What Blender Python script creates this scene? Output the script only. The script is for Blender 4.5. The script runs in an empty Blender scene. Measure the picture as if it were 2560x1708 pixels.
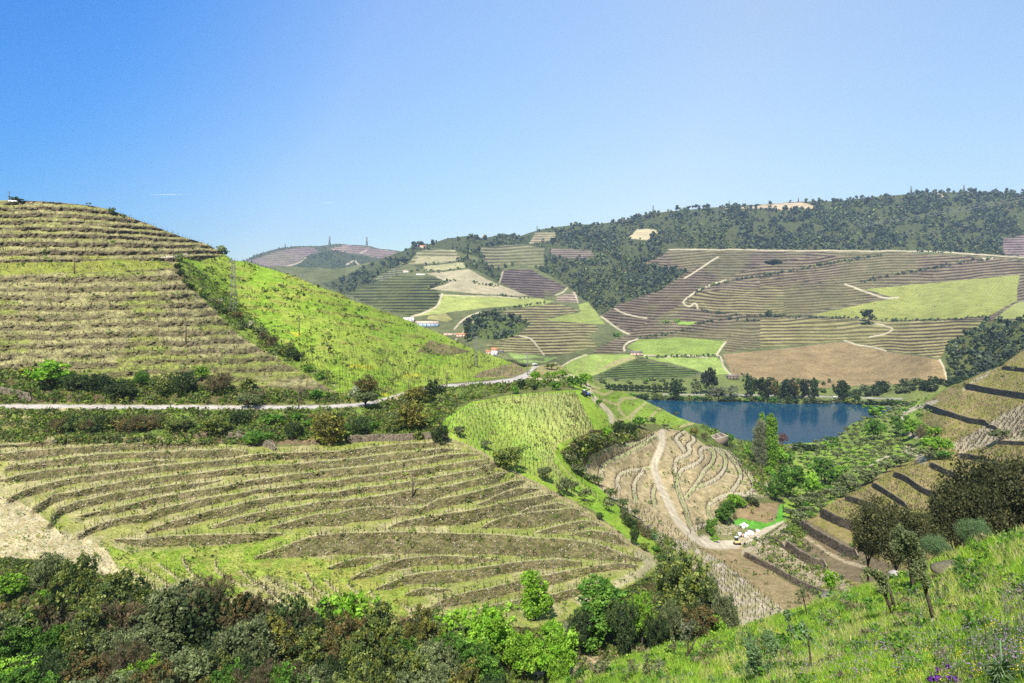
import bpy, math, random
import numpy as np
from math import radians, pi
C = bpy.context.scene.collection
rng = np.random.default_rng(7); random.seed(7)
F = 1707.0; PX0 = 1280.0; PY0 = 780.0          # pixels of the 2560 px photo; eye level is row 780
# ---------------------------------------------------------------- camera
cam = bpy.data.objects.new('camera', bpy.data.cameras.new('camera')); C.objects.link(cam)
cam.rotation_euler = (radians(90), 0, 0)
cam.data.sensor_width = 36; cam.data.lens = 36*F/2560
cam.data.shift_y = -(PY0-854)/2560*-1
cam.data.shift_y = (PY0-854)/2560
cam.data.clip_start = 0.5; cam.data.clip_end = 60000
bpy.context.scene.camera = cam
# ---------------------------------------------------------------- sky and sun
SUN_EL, SUN_AZ = 50.0, 14.0                      # azimuth measured from the view direction to the right
W = bpy.data.worlds.new('World'); bpy.context.scene.world = W; W.use_nodes = True
nt = W.node_tree; nt.nodes.clear()
wo = nt.nodes.new('ShaderNodeOutputWorld'); bg = nt.nodes.new('ShaderNodeBackground')
sky = nt.nodes.new('ShaderNodeTexSky'); sky.sky_type = 'NISHITA'; sky.sun_disc = False
sky.sun_elevation = radians(SUN_EL); sky.sun_rotation = radians(SUN_AZ)
sky.altitude = 200; sky.air_density = 1.3; sky.dust_density = 0.2; sky.ozone_density = 3.0
tcw = nt.nodes.new('ShaderNodeTexCoord'); dp = nt.nodes.new('ShaderNodeVectorMath'); dp.operation = 'DOT_PRODUCT'
dp.inputs[1].default_value = (-.75, .45, .49); nt.links.new(tcw.outputs['Generated'], dp.inputs[0])
mr = nt.nodes.new('ShaderNodeMapRange'); mr.inputs['From Min'].default_value = 0; mr.inputs['From Max'].default_value = 1
nt.links.new(dp.outputs['Value'], mr.inputs['Value'])
rmp = nt.nodes.new('ShaderNodeValToRGB'); e_ = rmp.color_ramp.elements; e_[0].position = .1; e_[0].color = (.72, .72, .73, 1); e_[1].position = .96; e_[1].color = (.04, .37, .77, 1)
for q_, c_ in [(.35, (.82, .755, .71)), (.61, (.66, .715, .76)), (.73, (.60, .67, .78)), (.81, (.36, .56, .78)), (.88, (.15, .45, .79))]:
    k_ = e_.new(q_); k_.color = c_+(1,)
nt.links.new(mr.outputs[0], rmp.inputs[0])
hs = nt.nodes.new('ShaderNodeVectorMath'); hs.operation = 'MULTIPLY'
nt.links.new(sky.outputs[0], hs.inputs[0]); nt.links.new(rmp.outputs[0], hs.inputs[1]); nt.links.new(hs.outputs[0], bg.inputs[0])
bg.inputs[1].default_value = 0.088
nt.links.new(bg.outputs[0], wo.inputs[0])
sl = bpy.data.lights.new('sun', 'SUN'); sl.energy = 5.0; sl.angle = radians(0.53); sl.color = (1, .95, .86)
so = bpy.data.objects.new('sun', sl); C.objects.link(so)
so.rotation_euler = (radians(90-SUN_EL), 0, radians(180-SUN_AZ)+pi)
sc = bpy.context.scene
sc.view_settings.view_transform = 'Standard'; sc.view_settings.look = 'None'
sc.view_settings.exposure = 1.0; sc.view_settings.gamma = 1
sc.render.engine = 'CYCLES'
cy = sc.cycles; cy.max_bounces = 5; cy.diffuse_bounces = 2; cy.glossy_bounces = 2; cy.transmission_bounces = 3
cy.volume_bounces = 0; cy.caustics_reflective = False; cy.caustics_refractive = False
try:
    cy.use_denoising = False
except Exception: pass
# ---------------------------------------------------------------- helpers
def lin(c):
    c = np.asarray(c, float)/255.0
    return np.where(c <= .04045, c/12.92, ((c+.055)/1.055)**2.4)
def smooth(t): t = np.clip(t, 0, 1); return t*t*(3-2*t)
def _h(ix, iy, seed):
    n = (ix.astype(np.int64)*374761393 + iy.astype(np.int64)*668265263 + seed*974711) & 0x7fffffff
    n = ((n ^ (n >> 13))*1274126177) & 0x7fffffff
    return ((n ^ (n >> 16)) & 0xffff)/65535.0
def vnoise(x, y, s=1.0, seed=0):
    x = x/s; y = y/s
    ix = np.floor(x); iy = np.floor(y); fx = smooth(x-ix); fy = smooth(y-iy)
    a = _h(ix, iy, seed); b = _h(ix+1, iy, seed); c = _h(ix, iy+1, seed); d = _h(ix+1, iy+1, seed)
    return (a*(1-fx)+b*fx)*(1-fy)+(c*(1-fx)+d*fx)*fy
def fbm(x, y, s, oct=4, seed=0):
    v = 0; a = 1; t = 0
    for o in range(oct):
        v = v+a*vnoise(x, y, s/2**o, seed+o*17); t += a; a *= .55
    return v/t
def tr(ox, oy, s, pts): return [(ox+p[0]/s, oy+p[1]/s)+tuple(p[2:]) for p in pts]
c2 = lambda *p: tr(560, 560, 2.9375, p)
c3 = lambda *p: tr(1300, 440, 2.529, p)
c4 = lambda *p: tr(1900, 440, 2.529, p)
c8 = lambda *p: tr(1860, 960, 2.0957, p)
k8 = lambda *p: tr(1440, 1060, 4.352, p)
def resample(pts, step):
    P = np.array(pts, float); d = np.r_[0, np.cumsum(np.hypot(*(P[1:, :2]-P[:-1, :2]).T))]
    n = max(2, int(d[-1]/step)+1); t = np.linspace(0, d[-1], n)
    return np.stack([np.interp(t, d, P[:, i]) for i in range(P.shape[1])], 1)
def spline(pts, step=6):
    P = np.array(pts, float); d = np.r_[0, np.cumsum(np.maximum(np.hypot(*(P[1:, :2]-P[:-1, :2]).T), 1e-3))]
    n = max(2, int(d[-1]/step)+1); t = np.linspace(0, d[-1], n); out = []
    for i in range(P.shape[1]):
        y = P[:, i]; m = np.gradient(y, d) if len(y) > 2 else np.full(len(y), (y[-1]-y[0])/d[-1])
        k = np.clip(np.searchsorted(d, t, 'right')-1, 0, len(d)-2); h = d[k+1]-d[k]; u = (t-d[k])/h
        out.append((2*u**3-3*u**2+1)*y[k]+(u**3-2*u**2+u)*h*m[k]+(-2*u**3+3*u**2)*y[k+1]+(u**3-u**2)*h*m[k+1])
    return np.stack(out, 1)
class Grid:
    def __init__(s, x0, x1, dx, y0, y1, dy):
        s.x0, s.dx, s.y0, s.dy = x0, dx, y0, dy
        s.x = np.arange(x0, x1, dx, dtype=float); s.y = np.arange(y0, y1, dy, dtype=float)
        s.X, s.Y = np.meshgrid(s.x, s.y); s.WX, s.WY = s.X, s.Y
    def warp(s, amp, size, seed):
        s.WX = s.X+amp*(fbm(s.X, s.Y, size, 3, seed)-.5)*2; s.WY = s.Y+amp*.6*(fbm(s.X, s.Y, size, 3, seed+5)-.5)*2
    def box(s, xa, xb, ya, yb, m=8):
        i0 = max(0, int((ya-m-s.y0)/s.dy)); i1 = min(len(s.y), int((yb+m-s.y0)/s.dy)+2)
        j0 = max(0, int((xa-m-s.x0)/s.dx)); j1 = min(len(s.x), int((xb+m-s.x0)/s.dx)+2)
        return slice(i0, i1), slice(j0, j1)
    def poly(s, pts):
        P = np.array(pts, float)[:, :2]; sl = s.box(P[:, 0].min(), P[:, 0].max(), P[:, 1].min(), P[:, 1].max())
        x = s.WX[sl]; y = s.WY[sl]; ins = np.zeros(x.shape, bool); n = len(P)
        for i in range(n):
            xa, ya = P[i]; xb, yb = P[(i+1) % n]
            if ya == yb: continue
            c = (ya > y) != (yb > y)
            ins ^= c & (x < (xb-xa)*(y-ya)/(yb-ya)+xa)
        return sl, ins.astype(float)
    def line(s, pts, hw=None, soft=1.5, yscale=1.0):
        P = np.array(pts, float)
        if P.shape[1] == 2: P = np.c_[P, np.full(len(P), hw)]
        m = P[:, 2].max()+soft+3
        sl = s.box(P[:, 0].min()-m, P[:, 0].max()+m, P[:, 1].min()-m, P[:, 1].max()+m, 4)
        out = np.zeros(s.WX[sl].shape); r0, c0 = sl[0].start, sl[1].start
        for a, b in zip(P[:-1], P[1:]):
            mm = max(a[2], b[2])+soft+3
            s2 = s.box(min(a[0], b[0])-mm, max(a[0], b[0])+mm, min(a[1], b[1])-mm, max(a[1], b[1])+mm, 2)
            x = s.WX[s2]; y = s.WY[s2]
            if x.size == 0: continue
            dx, dy = b[0]-a[0], (b[1]-a[1])*yscale; L = dx*dx+dy*dy+1e-9
            t = np.clip(((x-a[0])*dx+(y-a[1])*yscale*dy)/L, 0, 1)
            d = np.hypot(x-a[0]-t*dx, (y-a[1])*yscale-t*dy); w = a[2]+(b[2]-a[2])*t
            v = np.clip((w-d)/soft+.5, 0, 1)
            q = (slice(s2[0].start-r0, s2[0].stop-r0), slice(s2[1].start-c0, s2[1].stop-c0))
            if q[0].start < 0 or q[1].start < 0: continue
            out[q] = np.maximum(out[q], v)
        return sl, out
    def sample(s, A, x, y):
        u = np.clip((x-s.x0)/s.dx, 0, len(s.x)-1.001); v = np.clip((y-s.y0)/s.dy, 0, len(s.y)-1.001)
        j = u.astype(int); i = v.astype(int); fu = u-j; fv = v-i
        if A.ndim == 3: fu = fu[..., None]; fv = fv[..., None]
        return (A[i, j]*(1-fu)+A[i, j+1]*fu)*(1-fv)+(A[i+1, j]*(1-fu)+A[i+1, j+1]*fu)*fv
def tps(ctrl, x, y):
    P = np.array(ctrl, float); n = len(P); X = P[:, 0]/1000; Y = P[:, 1]/1000; v = np.log(P[:, 2])
    def k(r2): return .5*r2*np.log(r2+1e-12)
    A = k((X[:, None]-X)**2+(Y[:, None]-Y)**2)+np.eye(n)*2e-5
    Q = np.c_[np.ones(n), X, Y]
    M = np.block([[A, Q], [Q.T, np.zeros((3, 3))]]); w = np.linalg.solve(M, np.r_[v, 0, 0, 0])
    gx = np.asarray(x)/1000; gy = np.asarray(y)/1000; o = w[n]+w[n+1]*gx+w[n+2]*gy
    for i in range(n): o = o+w[i]*k((gx-X[i])**2+(gy-Y[i])**2)
    return o
def coarse_tps(g, ctrl):
    cx = np.arange(g.x[0], g.x[-1]+13, 12.); cyy = np.arange(g.y[0], g.y[-1]+13, 12.)
    GX, GY = np.meshgrid(cx, cyy); V = tps(ctrl, np.clip(GX, -120, 2680), GY)
    t = Grid.__new__(Grid); t.x0, t.dx, t.y0, t.dy = cx[0], 12., cyy[0], 12.; t.x = cx; t.y = cyy
    return t.sample(V, g.X, g.Y)
def blur(A, r, ax):
    r = int(max(1, r)); P = np.pad(A, [(r+1, r) if i == ax else (0, 0) for i in range(A.ndim)], mode='edge')
    S = np.cumsum(P, axis=ax); n = 2*r+1
    return (np.take(S, range(n, S.shape[ax]), ax)-np.take(S, range(0, S.shape[ax]-n), ax))/n
def integrate(g, L0, Wt, gmin=1e-4, r=30):
    """terraces: the hillside's slope is shared out between flat treads and steep risers"""
    G = -np.gradient(L0, g.dy, axis=0); G = np.maximum(G, gmin)
    avg = blur(blur(Wt, r/g.dy, 0), r/g.dx*.6, 1)
    G2 = G*Wt/avg; lim = np.where(g.Y > PY0+30, .97/np.maximum(g.Y-PY0, 1), .02); G2 = np.minimum(G2, np.maximum(lim, 1e-4))
    G2 = np.maximum(G2, gmin*.3)
    L = L0[-1][None]+np.cumsum(G2[::-1], axis=0)[::-1]*g.dy
    c = L-L0; v = blur(blur(c, r*.8/g.dy, 0), r*.8/g.dy, 0); return L0+blur(c-v, 2, 1)
# ---- materials
def mat(name, rough=.9, spec=.15):
    m = bpy.data.materials.new(name); m.use_nodes = True; b = m.node_tree.nodes['Principled BSDF']
    b.inputs['Roughness'].default_value = rough; b.inputs['Specular IOR Level'].default_value = spec
    return m, m.node_tree, b
def N(t, typ, **kw):
    n = t.nodes.new(typ)
    for k, v in kw.items():
        if k in n.inputs: n.inputs[k].default_value = v
        else: setattr(n, k, v)
    return n
def simple(name, col, rough=.8, var=.25, scale=3.0, metal=0, bump=0):
    m, t, b = mat(name, rough); tc = N(t, 'ShaderNodeTexCoord'); no = N(t, 'ShaderNodeTexNoise', Scale=scale, Detail=5.0)
    t.links.new(tc.outputs['Object'], no.inputs['Vector'])
    r = N(t, 'ShaderNodeMapRange'); r.inputs['From Min'].default_value = .25; r.inputs['From Max'].default_value = .75
    r.inputs['To Min'].default_value = 1-var; r.inputs['To Max'].default_value = 1+var
    t.links.new(no.outputs[0], r.inputs['Value'])
    mx = N(t, 'ShaderNodeVectorMath', operation='SCALE'); mx.inputs[0].default_value = col[:3]
    t.links.new(r.outputs[0], mx.inputs['Scale']); t.links.new(mx.outputs[0], b.inputs['Base Color'])
    b.inputs['Metallic'].default_value = metal
    if bump:
        bp = N(t, 'ShaderNodeBump', Strength=bump, Distance=.1); t.links.new(no.outputs[0], bp.inputs['Height'])
        t.links.new(bp.outputs[0], b.inputs['Normal'])
    return m
def ground_mat(name, s1, s2, v1=.45, v2=.5, bump=.8, bd=.3):
    m, t, b = mat(name, .95, .05)
    at = N(t, 'ShaderNodeAttribute', attribute_name='Col'); tc = N(t, 'ShaderNodeTexCoord')
    n1 = N(t, 'ShaderNodeTexNoise', Scale=s1, Detail=6.0, Roughness=.65); n2 = N(t, 'ShaderNodeTexNoise', Scale=s2, Detail=4.0, Roughness=.7)
    for n in (n1, n2): t.links.new(tc.outputs['Object'], n.inputs['Vector'])
    def rng_(n, v):
        r = N(t, 'ShaderNodeMapRange'); r.inputs['From Min'].default_value = .3; r.inputs['From Max'].default_value = .7
        r.inputs['To Min'].default_value = 1-v; r.inputs['To Max'].default_value = 1+v
        t.links.new(n.outputs[0], r.inputs['Value']); return r
    r1, r2 = rng_(n1, v1), rng_(n2, v2)
    mu = N(t, 'ShaderNodeMath', operation='MULTIPLY'); t.links.new(r1.outputs[0], mu.inputs[0]); t.links.new(r2.outputs[0], mu.inputs[1])
    sc_ = N(t, 'ShaderNodeVectorMath', operation='SCALE'); t.links.new(at.outputs['Color'], sc_.inputs[0]); t.links.new(mu.outputs[0], sc_.inputs['Scale'])
    t.links.new(sc_.outputs[0], b.inputs['Base Color'])
    bp = N(t, 'ShaderNodeBump', Strength=bump, Distance=bd); t.links.new(n2.outputs[0], bp.inputs['Height']); t.links.new(bp.outputs[0], b.inputs['Normal'])
    return m
def leaf_mat(name, trans=.35, rough=.6):
    m, t, b = mat(name, rough, .2)
    at = N(t, 'ShaderNodeAttribute', attribute_name='Col'); oi = N(t, 'ShaderNodeObjectInfo')
    r = N(t, 'ShaderNodeMapRange'); r.inputs['To Min'].default_value = .78; r.inputs['To Max'].default_value = 1.2
    t.links.new(oi.outputs['Random'], r.inputs['Value'])
    s = N(t, 'ShaderNodeVectorMath', operation='SCALE'); t.links.new(at.outputs['Color'], s.inputs[0]); t.links.new(r.outputs[0], s.inputs['Scale'])
    t.links.new(s.outputs[0], b.inputs['Base Color'])
    tl = N(t, 'ShaderNodeBsdfTranslucent'); s2 = N(t, 'ShaderNodeVectorMath', operation='MULTIPLY'); s2.inputs[1].default_value = (1.25, 1.35, .6)
    t.links.new(s.outputs[0], s2.inputs[0]); t.links.new(s2.outputs[0], tl.inputs['Color'])
    mx = N(t, 'ShaderNodeMixShader', Fac=trans); o = t.nodes['Material Output']
    t.links.new(b.outputs[0], mx.inputs[1]); t.links.new(tl.outputs[0], mx.inputs[2]); t.links.new(mx.outputs[0], o.inputs['Surface'])
    return m
# ---- meshes
def mk_mesh(name, V, Fc, col=None, mt=None, smooth_=False, mats=None, mi=None):
    me = bpy.data.meshes.new(name); V = np.asarray(V, np.float32).reshape(-1, 3)
    if isinstance(Fc, np.ndarray) and Fc.ndim == 2:
        nf, k = Fc.shape; starts = np.arange(nf, dtype=np.int32)*k; idx = Fc.ravel().astype(np.int32)
    else:
        ln = np.array([len(f) for f in Fc]); nf = len(Fc); starts = np.r_[0, np.cumsum(ln)[:-1]].astype(np.int32); idx = np.concatenate([np.asarray(f) for f in Fc]).astype(np.int32)
    me.vertices.add(len(V)); me.vertices.foreach_set('co', V.ravel())
    me.loops.add(len(idx)); me.loops.foreach_set('vertex_index', idx)
    me.polygons.add(nf); me.polygons.foreach_set('loop_start', starts)
    if mi is not None: me.polygons.foreach_set('material_index', np.asarray(mi, np.int32))
    me.update(calc_edges=True)
    if smooth_: me.polygons.foreach_set('use_smooth', np.ones(nf, bool))
    if col is not None:
        a = me.color_attributes.new('Col', 'FLOAT_COLOR', 'POINT'); c = np.ones((len(V), 4), np.float32); c[:, :3] = col
        a.data.foreach_set('color', c.ravel())
    for q in (mats or ([mt] if mt else [])): me.materials.append(q)
    me.validate(); return me
def tag(o, label=None, cat=None, group=None, kind=None):
    if label: o['label'] = label
    if cat: o['category'] = cat
    if group: o['group'] = group
    if kind: o['kind'] = kind
    return o
def ob(name, me, parent=None, loc=None, label=None, cat=None, group=None, kind=None):
    o = bpy.data.objects.new(name, me); C.objects.link(o)
    if parent is not None: o.parent = parent
    if loc is not None: o.location = loc
    return tag(o, label, cat, group, kind)
class MB:
    """collects boxes and tubes; build() gives ONE mesh"""
    def __init__(s): s.v = []; s.f = []; s.n = 0
    def add(s, V, Fs):
        s.v.append(np.asarray(V, float).reshape(-1, 3)); s.f += [[i+s.n for i in f] for f in Fs]; s.n += len(s.v[-1]); return s
    def box(s, c, d, rz=0, taper=1.0):
        x, y, z = [q/2 for q in d]; co, si = math.cos(rz), math.sin(rz); V = []
        for k in (-1, 1):
            q = taper if k > 0 else 1
            for a, b in ((-1, -1), (1, -1), (1, 1), (-1, 1)):
                u, w = a*x*q, b*y*q; V.append((c[0]+u*co-w*si, c[1]+u*si+w*co, c[2]+k*z))
        return s.add(V, [(3, 2, 1, 0), (4, 5, 6, 7), (0, 1, 5, 4), (1, 2, 6, 5), (2, 3, 7, 6), (3, 0, 4, 7)])
    def tube(s, pts, rad, k=6):
        P = np.array(pts, float); rad = np.broadcast_to(rad, len(P)); V = []
        for i in range(len(P)):
            t = P[min(i+1, len(P)-1)]-P[max(i-1, 0)]; t = t/(np.linalg.norm(t)+1e-9)
            a = np.cross(t, (0.3, 1, .2) if abs(t[1]) < .9 else (1, 0, 0)); a /= np.linalg.norm(a); b = np.cross(t, a)
            for j in range(k): V.append(P[i]+rad[i]*(a*math.cos(2*pi*j/k)+b*math.sin(2*pi*j/k)))
        Fs = [(i*k+j, i*k+(j+1) % k, (i+1)*k+(j+1) % k, (i+1)*k+j) for i in range(len(P)-1) for j in range(k)]
        Fs += [tuple(range(k))[::-1], tuple((len(P)-1)*k+j for j in range(k))]
        return s.add(V, Fs)
    def mesh(s, name, mt, smooth_=False): return mk_mesh(name, np.concatenate(s.v), s.f, None, mt, smooth_)
def copy_thing(o):
    c = o.copy(); C.objects.link(c)
    for ch in [q for q in KIDS.get(o.name, [])]:
        d = ch.copy(); C.objects.link(d); d.parent = c
    return c
KIDS = {}
def thing(name, loc=(0, 0, 0)): return ob(name, None, loc=loc)
def part(name, me, parent):
    o = ob(name, me, parent); KIDS.setdefault(parent.name, []).append(o); return o
#@@TERRAIN
# ================================================================ FAR SIDE OF THE RIVER
ZR = -90.0; ALB = .62           # painted colours are given as they look in full sun; this brings them to real reflectance
g1 = Grid(-240, 2800, 2.0, 430, 1060, 1.0); g1.warp(3.0, 30, 3)
D1 = [(1600,1000,698),(1960,1009,671),(2180,1014,656),(2300,1022,640),(1450,985,740),(1300,960,760),(1750,990,711),(2100,992,705),(2450,960,640),(2560,940,600),
 (1500,960,745),(1700,900,900),(1500,885,880),(1850,950,790),(2000,870,960),(2200,860,960),(1700,850,1010),(2330,900,720),(1600,800,1200),(2000,780,1260),(2300,750,1400),(2000,930,800),
 (1700,700,1520),(2100,700,1550),(1700,630,1780),(2300,630,1800),(2560,650,1700),(2300,478,2400),(2560,483,2350),(1960,507,2500),(1700,525,2500),(1500,558,2450),
 (1300,588,2500),(1150,590,2350),(1000,630,2250),(1500,780,1270),(1500,700,1620),(1500,620,2000),(1400,750,1400),(1380,690,1700),(1180,680,1500),(1050,720,1320),(1000,760,1120),(1250,760,1150),
 (1150,800,1000),(1350,830,950),(1400,870,850),(1250,880,720),(1150,880,760),(1000,850,900),(1330,925,660),(2480,880,700),(2560,800,800),(2450,830,800),(2400,940,690),(850,740,1600),(700,800,1500),(300,800,1500),
 (600,900,900),(0,900,900),(2560,560,2000),(1900,560,2200),(1250,650,1900),(1100,640,1900),(900,680,2100),(0,640,2500),(1500,520,2500),(2560,440,2400),(0,560,2600),(700,560,2600),(2560,740,1400),(2450,700,1550)]
L1 = coarse_tps(g1, D1)
ux = g1.X*.8+g1.Y*1.3; vy = g1.Y*1.1-g1.X*.35
L1 = L1+.055*(fbm(ux, vy*.35, 170, 3, 401)-.5)*smooth((930-g1.Y)/150)*smooth((g1.Y-500)/60)+.02*(fbm(ux, vy, 60, 2, 402)-.5)*smooth((900-g1.Y)/100)*smooth((g1.Y-500)/60)
col1 = np.zeros(g1.X.shape+(3,)); col1[:] = lin((112,118,74))
Wt1 = np.ones(g1.X.shape); forest = np.zeros(g1.X.shape); terr = np.zeros(g1.X.shape)
nz = fbm(g1.X, g1.Y*1.6, 40, 4, 11)[..., None]
col1 *= (.7+.6*nz)
SK1 = c2((1300,203),(1400,160),(1500,150),(1640,105),(1800,85),(1900,105),(2050,75),(2200,80),(2350,47))[:-1]+c3((0,378),(120,342),(200,327),(350,307),(500,302),(600,292),(800,240),(1000,218),(1200,202),(1400,187),(1640,172))+c4((0,180),(250,162),(500,157),(750,133),(1000,108),(1200,102),(1400,102),(1669,115))
SK1 = [(-240,690),(400,680),(700,665),(850,672),(950,650)]+SK1+[(2800,492)]
def paint(g, col, sm, c, a=1.0):
    sl, m = sm; m = (m*a)[..., None]; col[sl] = col[sl]*(1-m)+lin(c)*m; return sl, m[..., 0]
def setw(Wt, sl, m, v): Wt[sl] = Wt[sl]*(1-m)+v*m
# phase of the contour terraces of the far side
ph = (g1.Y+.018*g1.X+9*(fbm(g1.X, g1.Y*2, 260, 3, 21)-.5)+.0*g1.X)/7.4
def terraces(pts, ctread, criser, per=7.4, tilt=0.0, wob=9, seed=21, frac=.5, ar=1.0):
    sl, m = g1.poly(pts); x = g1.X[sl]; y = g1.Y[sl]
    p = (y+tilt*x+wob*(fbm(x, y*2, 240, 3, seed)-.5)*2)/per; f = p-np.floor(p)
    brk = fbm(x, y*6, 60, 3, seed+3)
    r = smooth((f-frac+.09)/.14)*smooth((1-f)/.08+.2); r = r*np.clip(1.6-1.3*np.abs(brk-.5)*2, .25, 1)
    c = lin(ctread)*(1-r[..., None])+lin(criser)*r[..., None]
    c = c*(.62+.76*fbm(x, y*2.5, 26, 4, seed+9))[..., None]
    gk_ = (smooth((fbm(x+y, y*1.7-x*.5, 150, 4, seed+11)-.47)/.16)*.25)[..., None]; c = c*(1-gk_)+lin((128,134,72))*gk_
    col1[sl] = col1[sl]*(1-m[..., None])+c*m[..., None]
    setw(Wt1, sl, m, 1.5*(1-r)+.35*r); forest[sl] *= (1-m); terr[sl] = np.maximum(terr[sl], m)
def rows(pts, ca, cb, ang, per, wob=4, seed=5, k=.35):
    sl, m = g1.poly(pts); x = g1.X[sl]; y = g1.Y[sl]
    p = (x*math.cos(ang)+y*math.sin(ang)*1.7+wob*(fbm(x, y, 120, 2, seed)-.5)*2)/per
    r = smooth(.5+.5*np.sin(2*pi*p))*k; c = lin(ca)*(1-r[..., None])+lin(cb)*r[..., None]
    c = c*(.82+.36*fbm(x, y*2, 45, 4, seed+2))[..., None]
    col1[sl] = col1[sl]*(1-m[..., None])+c*m[..., None]; setw(Wt1, sl, m, 1.0); forest[sl] *= (1-m)
def woods(pts, d=1.0):
    sl, m = g1.poly(pts); forest[sl] = np.maximum(forest[sl], m*d); col1[sl] = col1[sl]*(1-.75*m[..., None])+lin((76,86,50))*.75*m[..., None]
TT = (156,146,100); TR = (70,62,46)
PT = (144,132,102); PR = (70,60,52)
woods(SK1[3:]+[(2800,660)]+c4((1540,500),(700,470),(0,466))+c3((945,465),(890,512),(760,560),(1050,607),(900,720),(600,822),(505,888),(430,800),(370,760),(290,690),(60,560),(0,560))+c2((2040,330),(1850,240),(1700,200),(1480,170)), 1.0)
woods(c2((1850,170),(2350,60),(2350,180),(2200,150),(1950,330),(1870,300)), .5)
woods(c2((1280,190),(1480,170),(1700,230),(2040,330),(2020,430),(1900,360),(1800,320),(1440,330),(1300,260),(900,480),(780,480),(700,440),(900,380)), .7)
woods(c2((1300,260),(1280,380),(1060,500),(860,520),(780,470)), .8)
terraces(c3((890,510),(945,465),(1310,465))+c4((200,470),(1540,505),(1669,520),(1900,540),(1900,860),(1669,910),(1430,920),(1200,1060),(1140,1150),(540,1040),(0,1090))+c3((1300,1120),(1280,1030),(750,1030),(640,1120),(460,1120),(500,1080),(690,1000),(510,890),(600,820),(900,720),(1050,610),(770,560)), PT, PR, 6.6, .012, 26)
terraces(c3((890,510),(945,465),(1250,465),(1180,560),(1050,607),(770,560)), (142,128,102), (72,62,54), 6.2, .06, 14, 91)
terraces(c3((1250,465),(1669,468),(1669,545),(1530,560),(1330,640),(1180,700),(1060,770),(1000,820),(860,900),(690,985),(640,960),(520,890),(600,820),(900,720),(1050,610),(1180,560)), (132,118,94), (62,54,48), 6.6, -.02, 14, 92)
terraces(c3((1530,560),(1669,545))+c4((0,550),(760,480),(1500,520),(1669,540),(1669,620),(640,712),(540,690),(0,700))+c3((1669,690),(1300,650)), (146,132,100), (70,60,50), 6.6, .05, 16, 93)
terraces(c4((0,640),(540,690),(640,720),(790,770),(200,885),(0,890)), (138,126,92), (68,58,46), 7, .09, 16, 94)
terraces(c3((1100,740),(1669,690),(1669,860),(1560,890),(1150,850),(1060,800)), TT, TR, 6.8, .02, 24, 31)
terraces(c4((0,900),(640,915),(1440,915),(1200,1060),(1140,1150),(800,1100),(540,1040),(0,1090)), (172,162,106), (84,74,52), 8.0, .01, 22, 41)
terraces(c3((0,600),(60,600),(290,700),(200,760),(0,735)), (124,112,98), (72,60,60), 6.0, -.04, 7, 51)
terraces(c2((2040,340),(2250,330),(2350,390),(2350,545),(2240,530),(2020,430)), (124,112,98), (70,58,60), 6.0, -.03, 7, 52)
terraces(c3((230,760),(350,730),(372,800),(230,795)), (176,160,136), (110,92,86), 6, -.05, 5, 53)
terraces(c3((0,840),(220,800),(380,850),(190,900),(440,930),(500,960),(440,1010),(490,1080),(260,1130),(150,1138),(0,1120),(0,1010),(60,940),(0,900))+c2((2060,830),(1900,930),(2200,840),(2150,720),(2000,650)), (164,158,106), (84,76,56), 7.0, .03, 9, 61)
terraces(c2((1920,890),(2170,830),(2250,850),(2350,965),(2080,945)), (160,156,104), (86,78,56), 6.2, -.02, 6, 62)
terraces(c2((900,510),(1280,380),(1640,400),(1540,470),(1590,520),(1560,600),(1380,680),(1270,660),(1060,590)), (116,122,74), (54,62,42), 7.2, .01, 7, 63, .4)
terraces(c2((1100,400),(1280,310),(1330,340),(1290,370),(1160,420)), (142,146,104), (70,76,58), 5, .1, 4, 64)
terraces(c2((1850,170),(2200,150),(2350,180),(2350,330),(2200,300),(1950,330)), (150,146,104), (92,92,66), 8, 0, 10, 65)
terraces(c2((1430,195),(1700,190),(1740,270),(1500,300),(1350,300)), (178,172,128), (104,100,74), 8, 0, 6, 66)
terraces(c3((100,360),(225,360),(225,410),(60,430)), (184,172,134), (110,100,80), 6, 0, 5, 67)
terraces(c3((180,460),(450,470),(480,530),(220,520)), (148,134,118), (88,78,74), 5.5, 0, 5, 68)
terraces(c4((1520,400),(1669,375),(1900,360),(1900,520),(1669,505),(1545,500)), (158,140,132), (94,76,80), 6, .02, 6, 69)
rows(c2((1480,365),(1800,330),(1980,430),(2240,530),(1950,520),(1520,480),(1660,430),(1560,390)), (190,180,142), (170,158,126), 1.4, 6)
rows(c2((1470,310),(1760,280),(1780,320),(1480,350)), (188,184,132), (160,156,110), 1.5, 5)
rows(c2((1430,240),(1730,240),(1740,270),(1400,290)), (186,178,132), (160,156,110), 1.5, 5)
rows(c2((1600,515),(2240,545),(2350,550),(2350,580),(1900,620),(1500,670),(1380,685),(1560,610)), (176,186,96), (160,168,92), .2, 7)
rows(c3((0,770),(220,790),(150,812),(0,830)), (176,186,96), (160,168,92), .2, 7)
rows(c2((1500,680),(1620,650),(1680,700),(1640,715),(1490,700)), (170,164,100), (140,150,80), .4, 6)
rows(c3((160,910),(380,860),(370,812),(430,800),(500,890),(540,940),(440,935)), (156,170,80), (150,158,92), .5, 7)
rows(c2((2080,945),(2350,972),(2350,1010),(2120,990))+c3((240,1145),(150,1180),(0,1180)), (150,176,92), (128,150,84), .9, 6, k=.6)
rows(c3((670,1080),(750,1035),(1000,1020),(1310,1045),(1250,1130),(960,1145),(780,1130)), (148,174,72), (136,150,74), .75, 8, 6, 15, .6)
rows(c3((240,1215),(400,1130),(720,1130),(740,1150),(450,1265),(330,1260)), (158,182,82), (160,164,90), .3, 40, 8, 16)
rows(c3((450,1250),(740,1150),(700,1140),(600,1170)), (178,170,112), (168,160,100), .3, 30, 8, 16)
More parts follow.
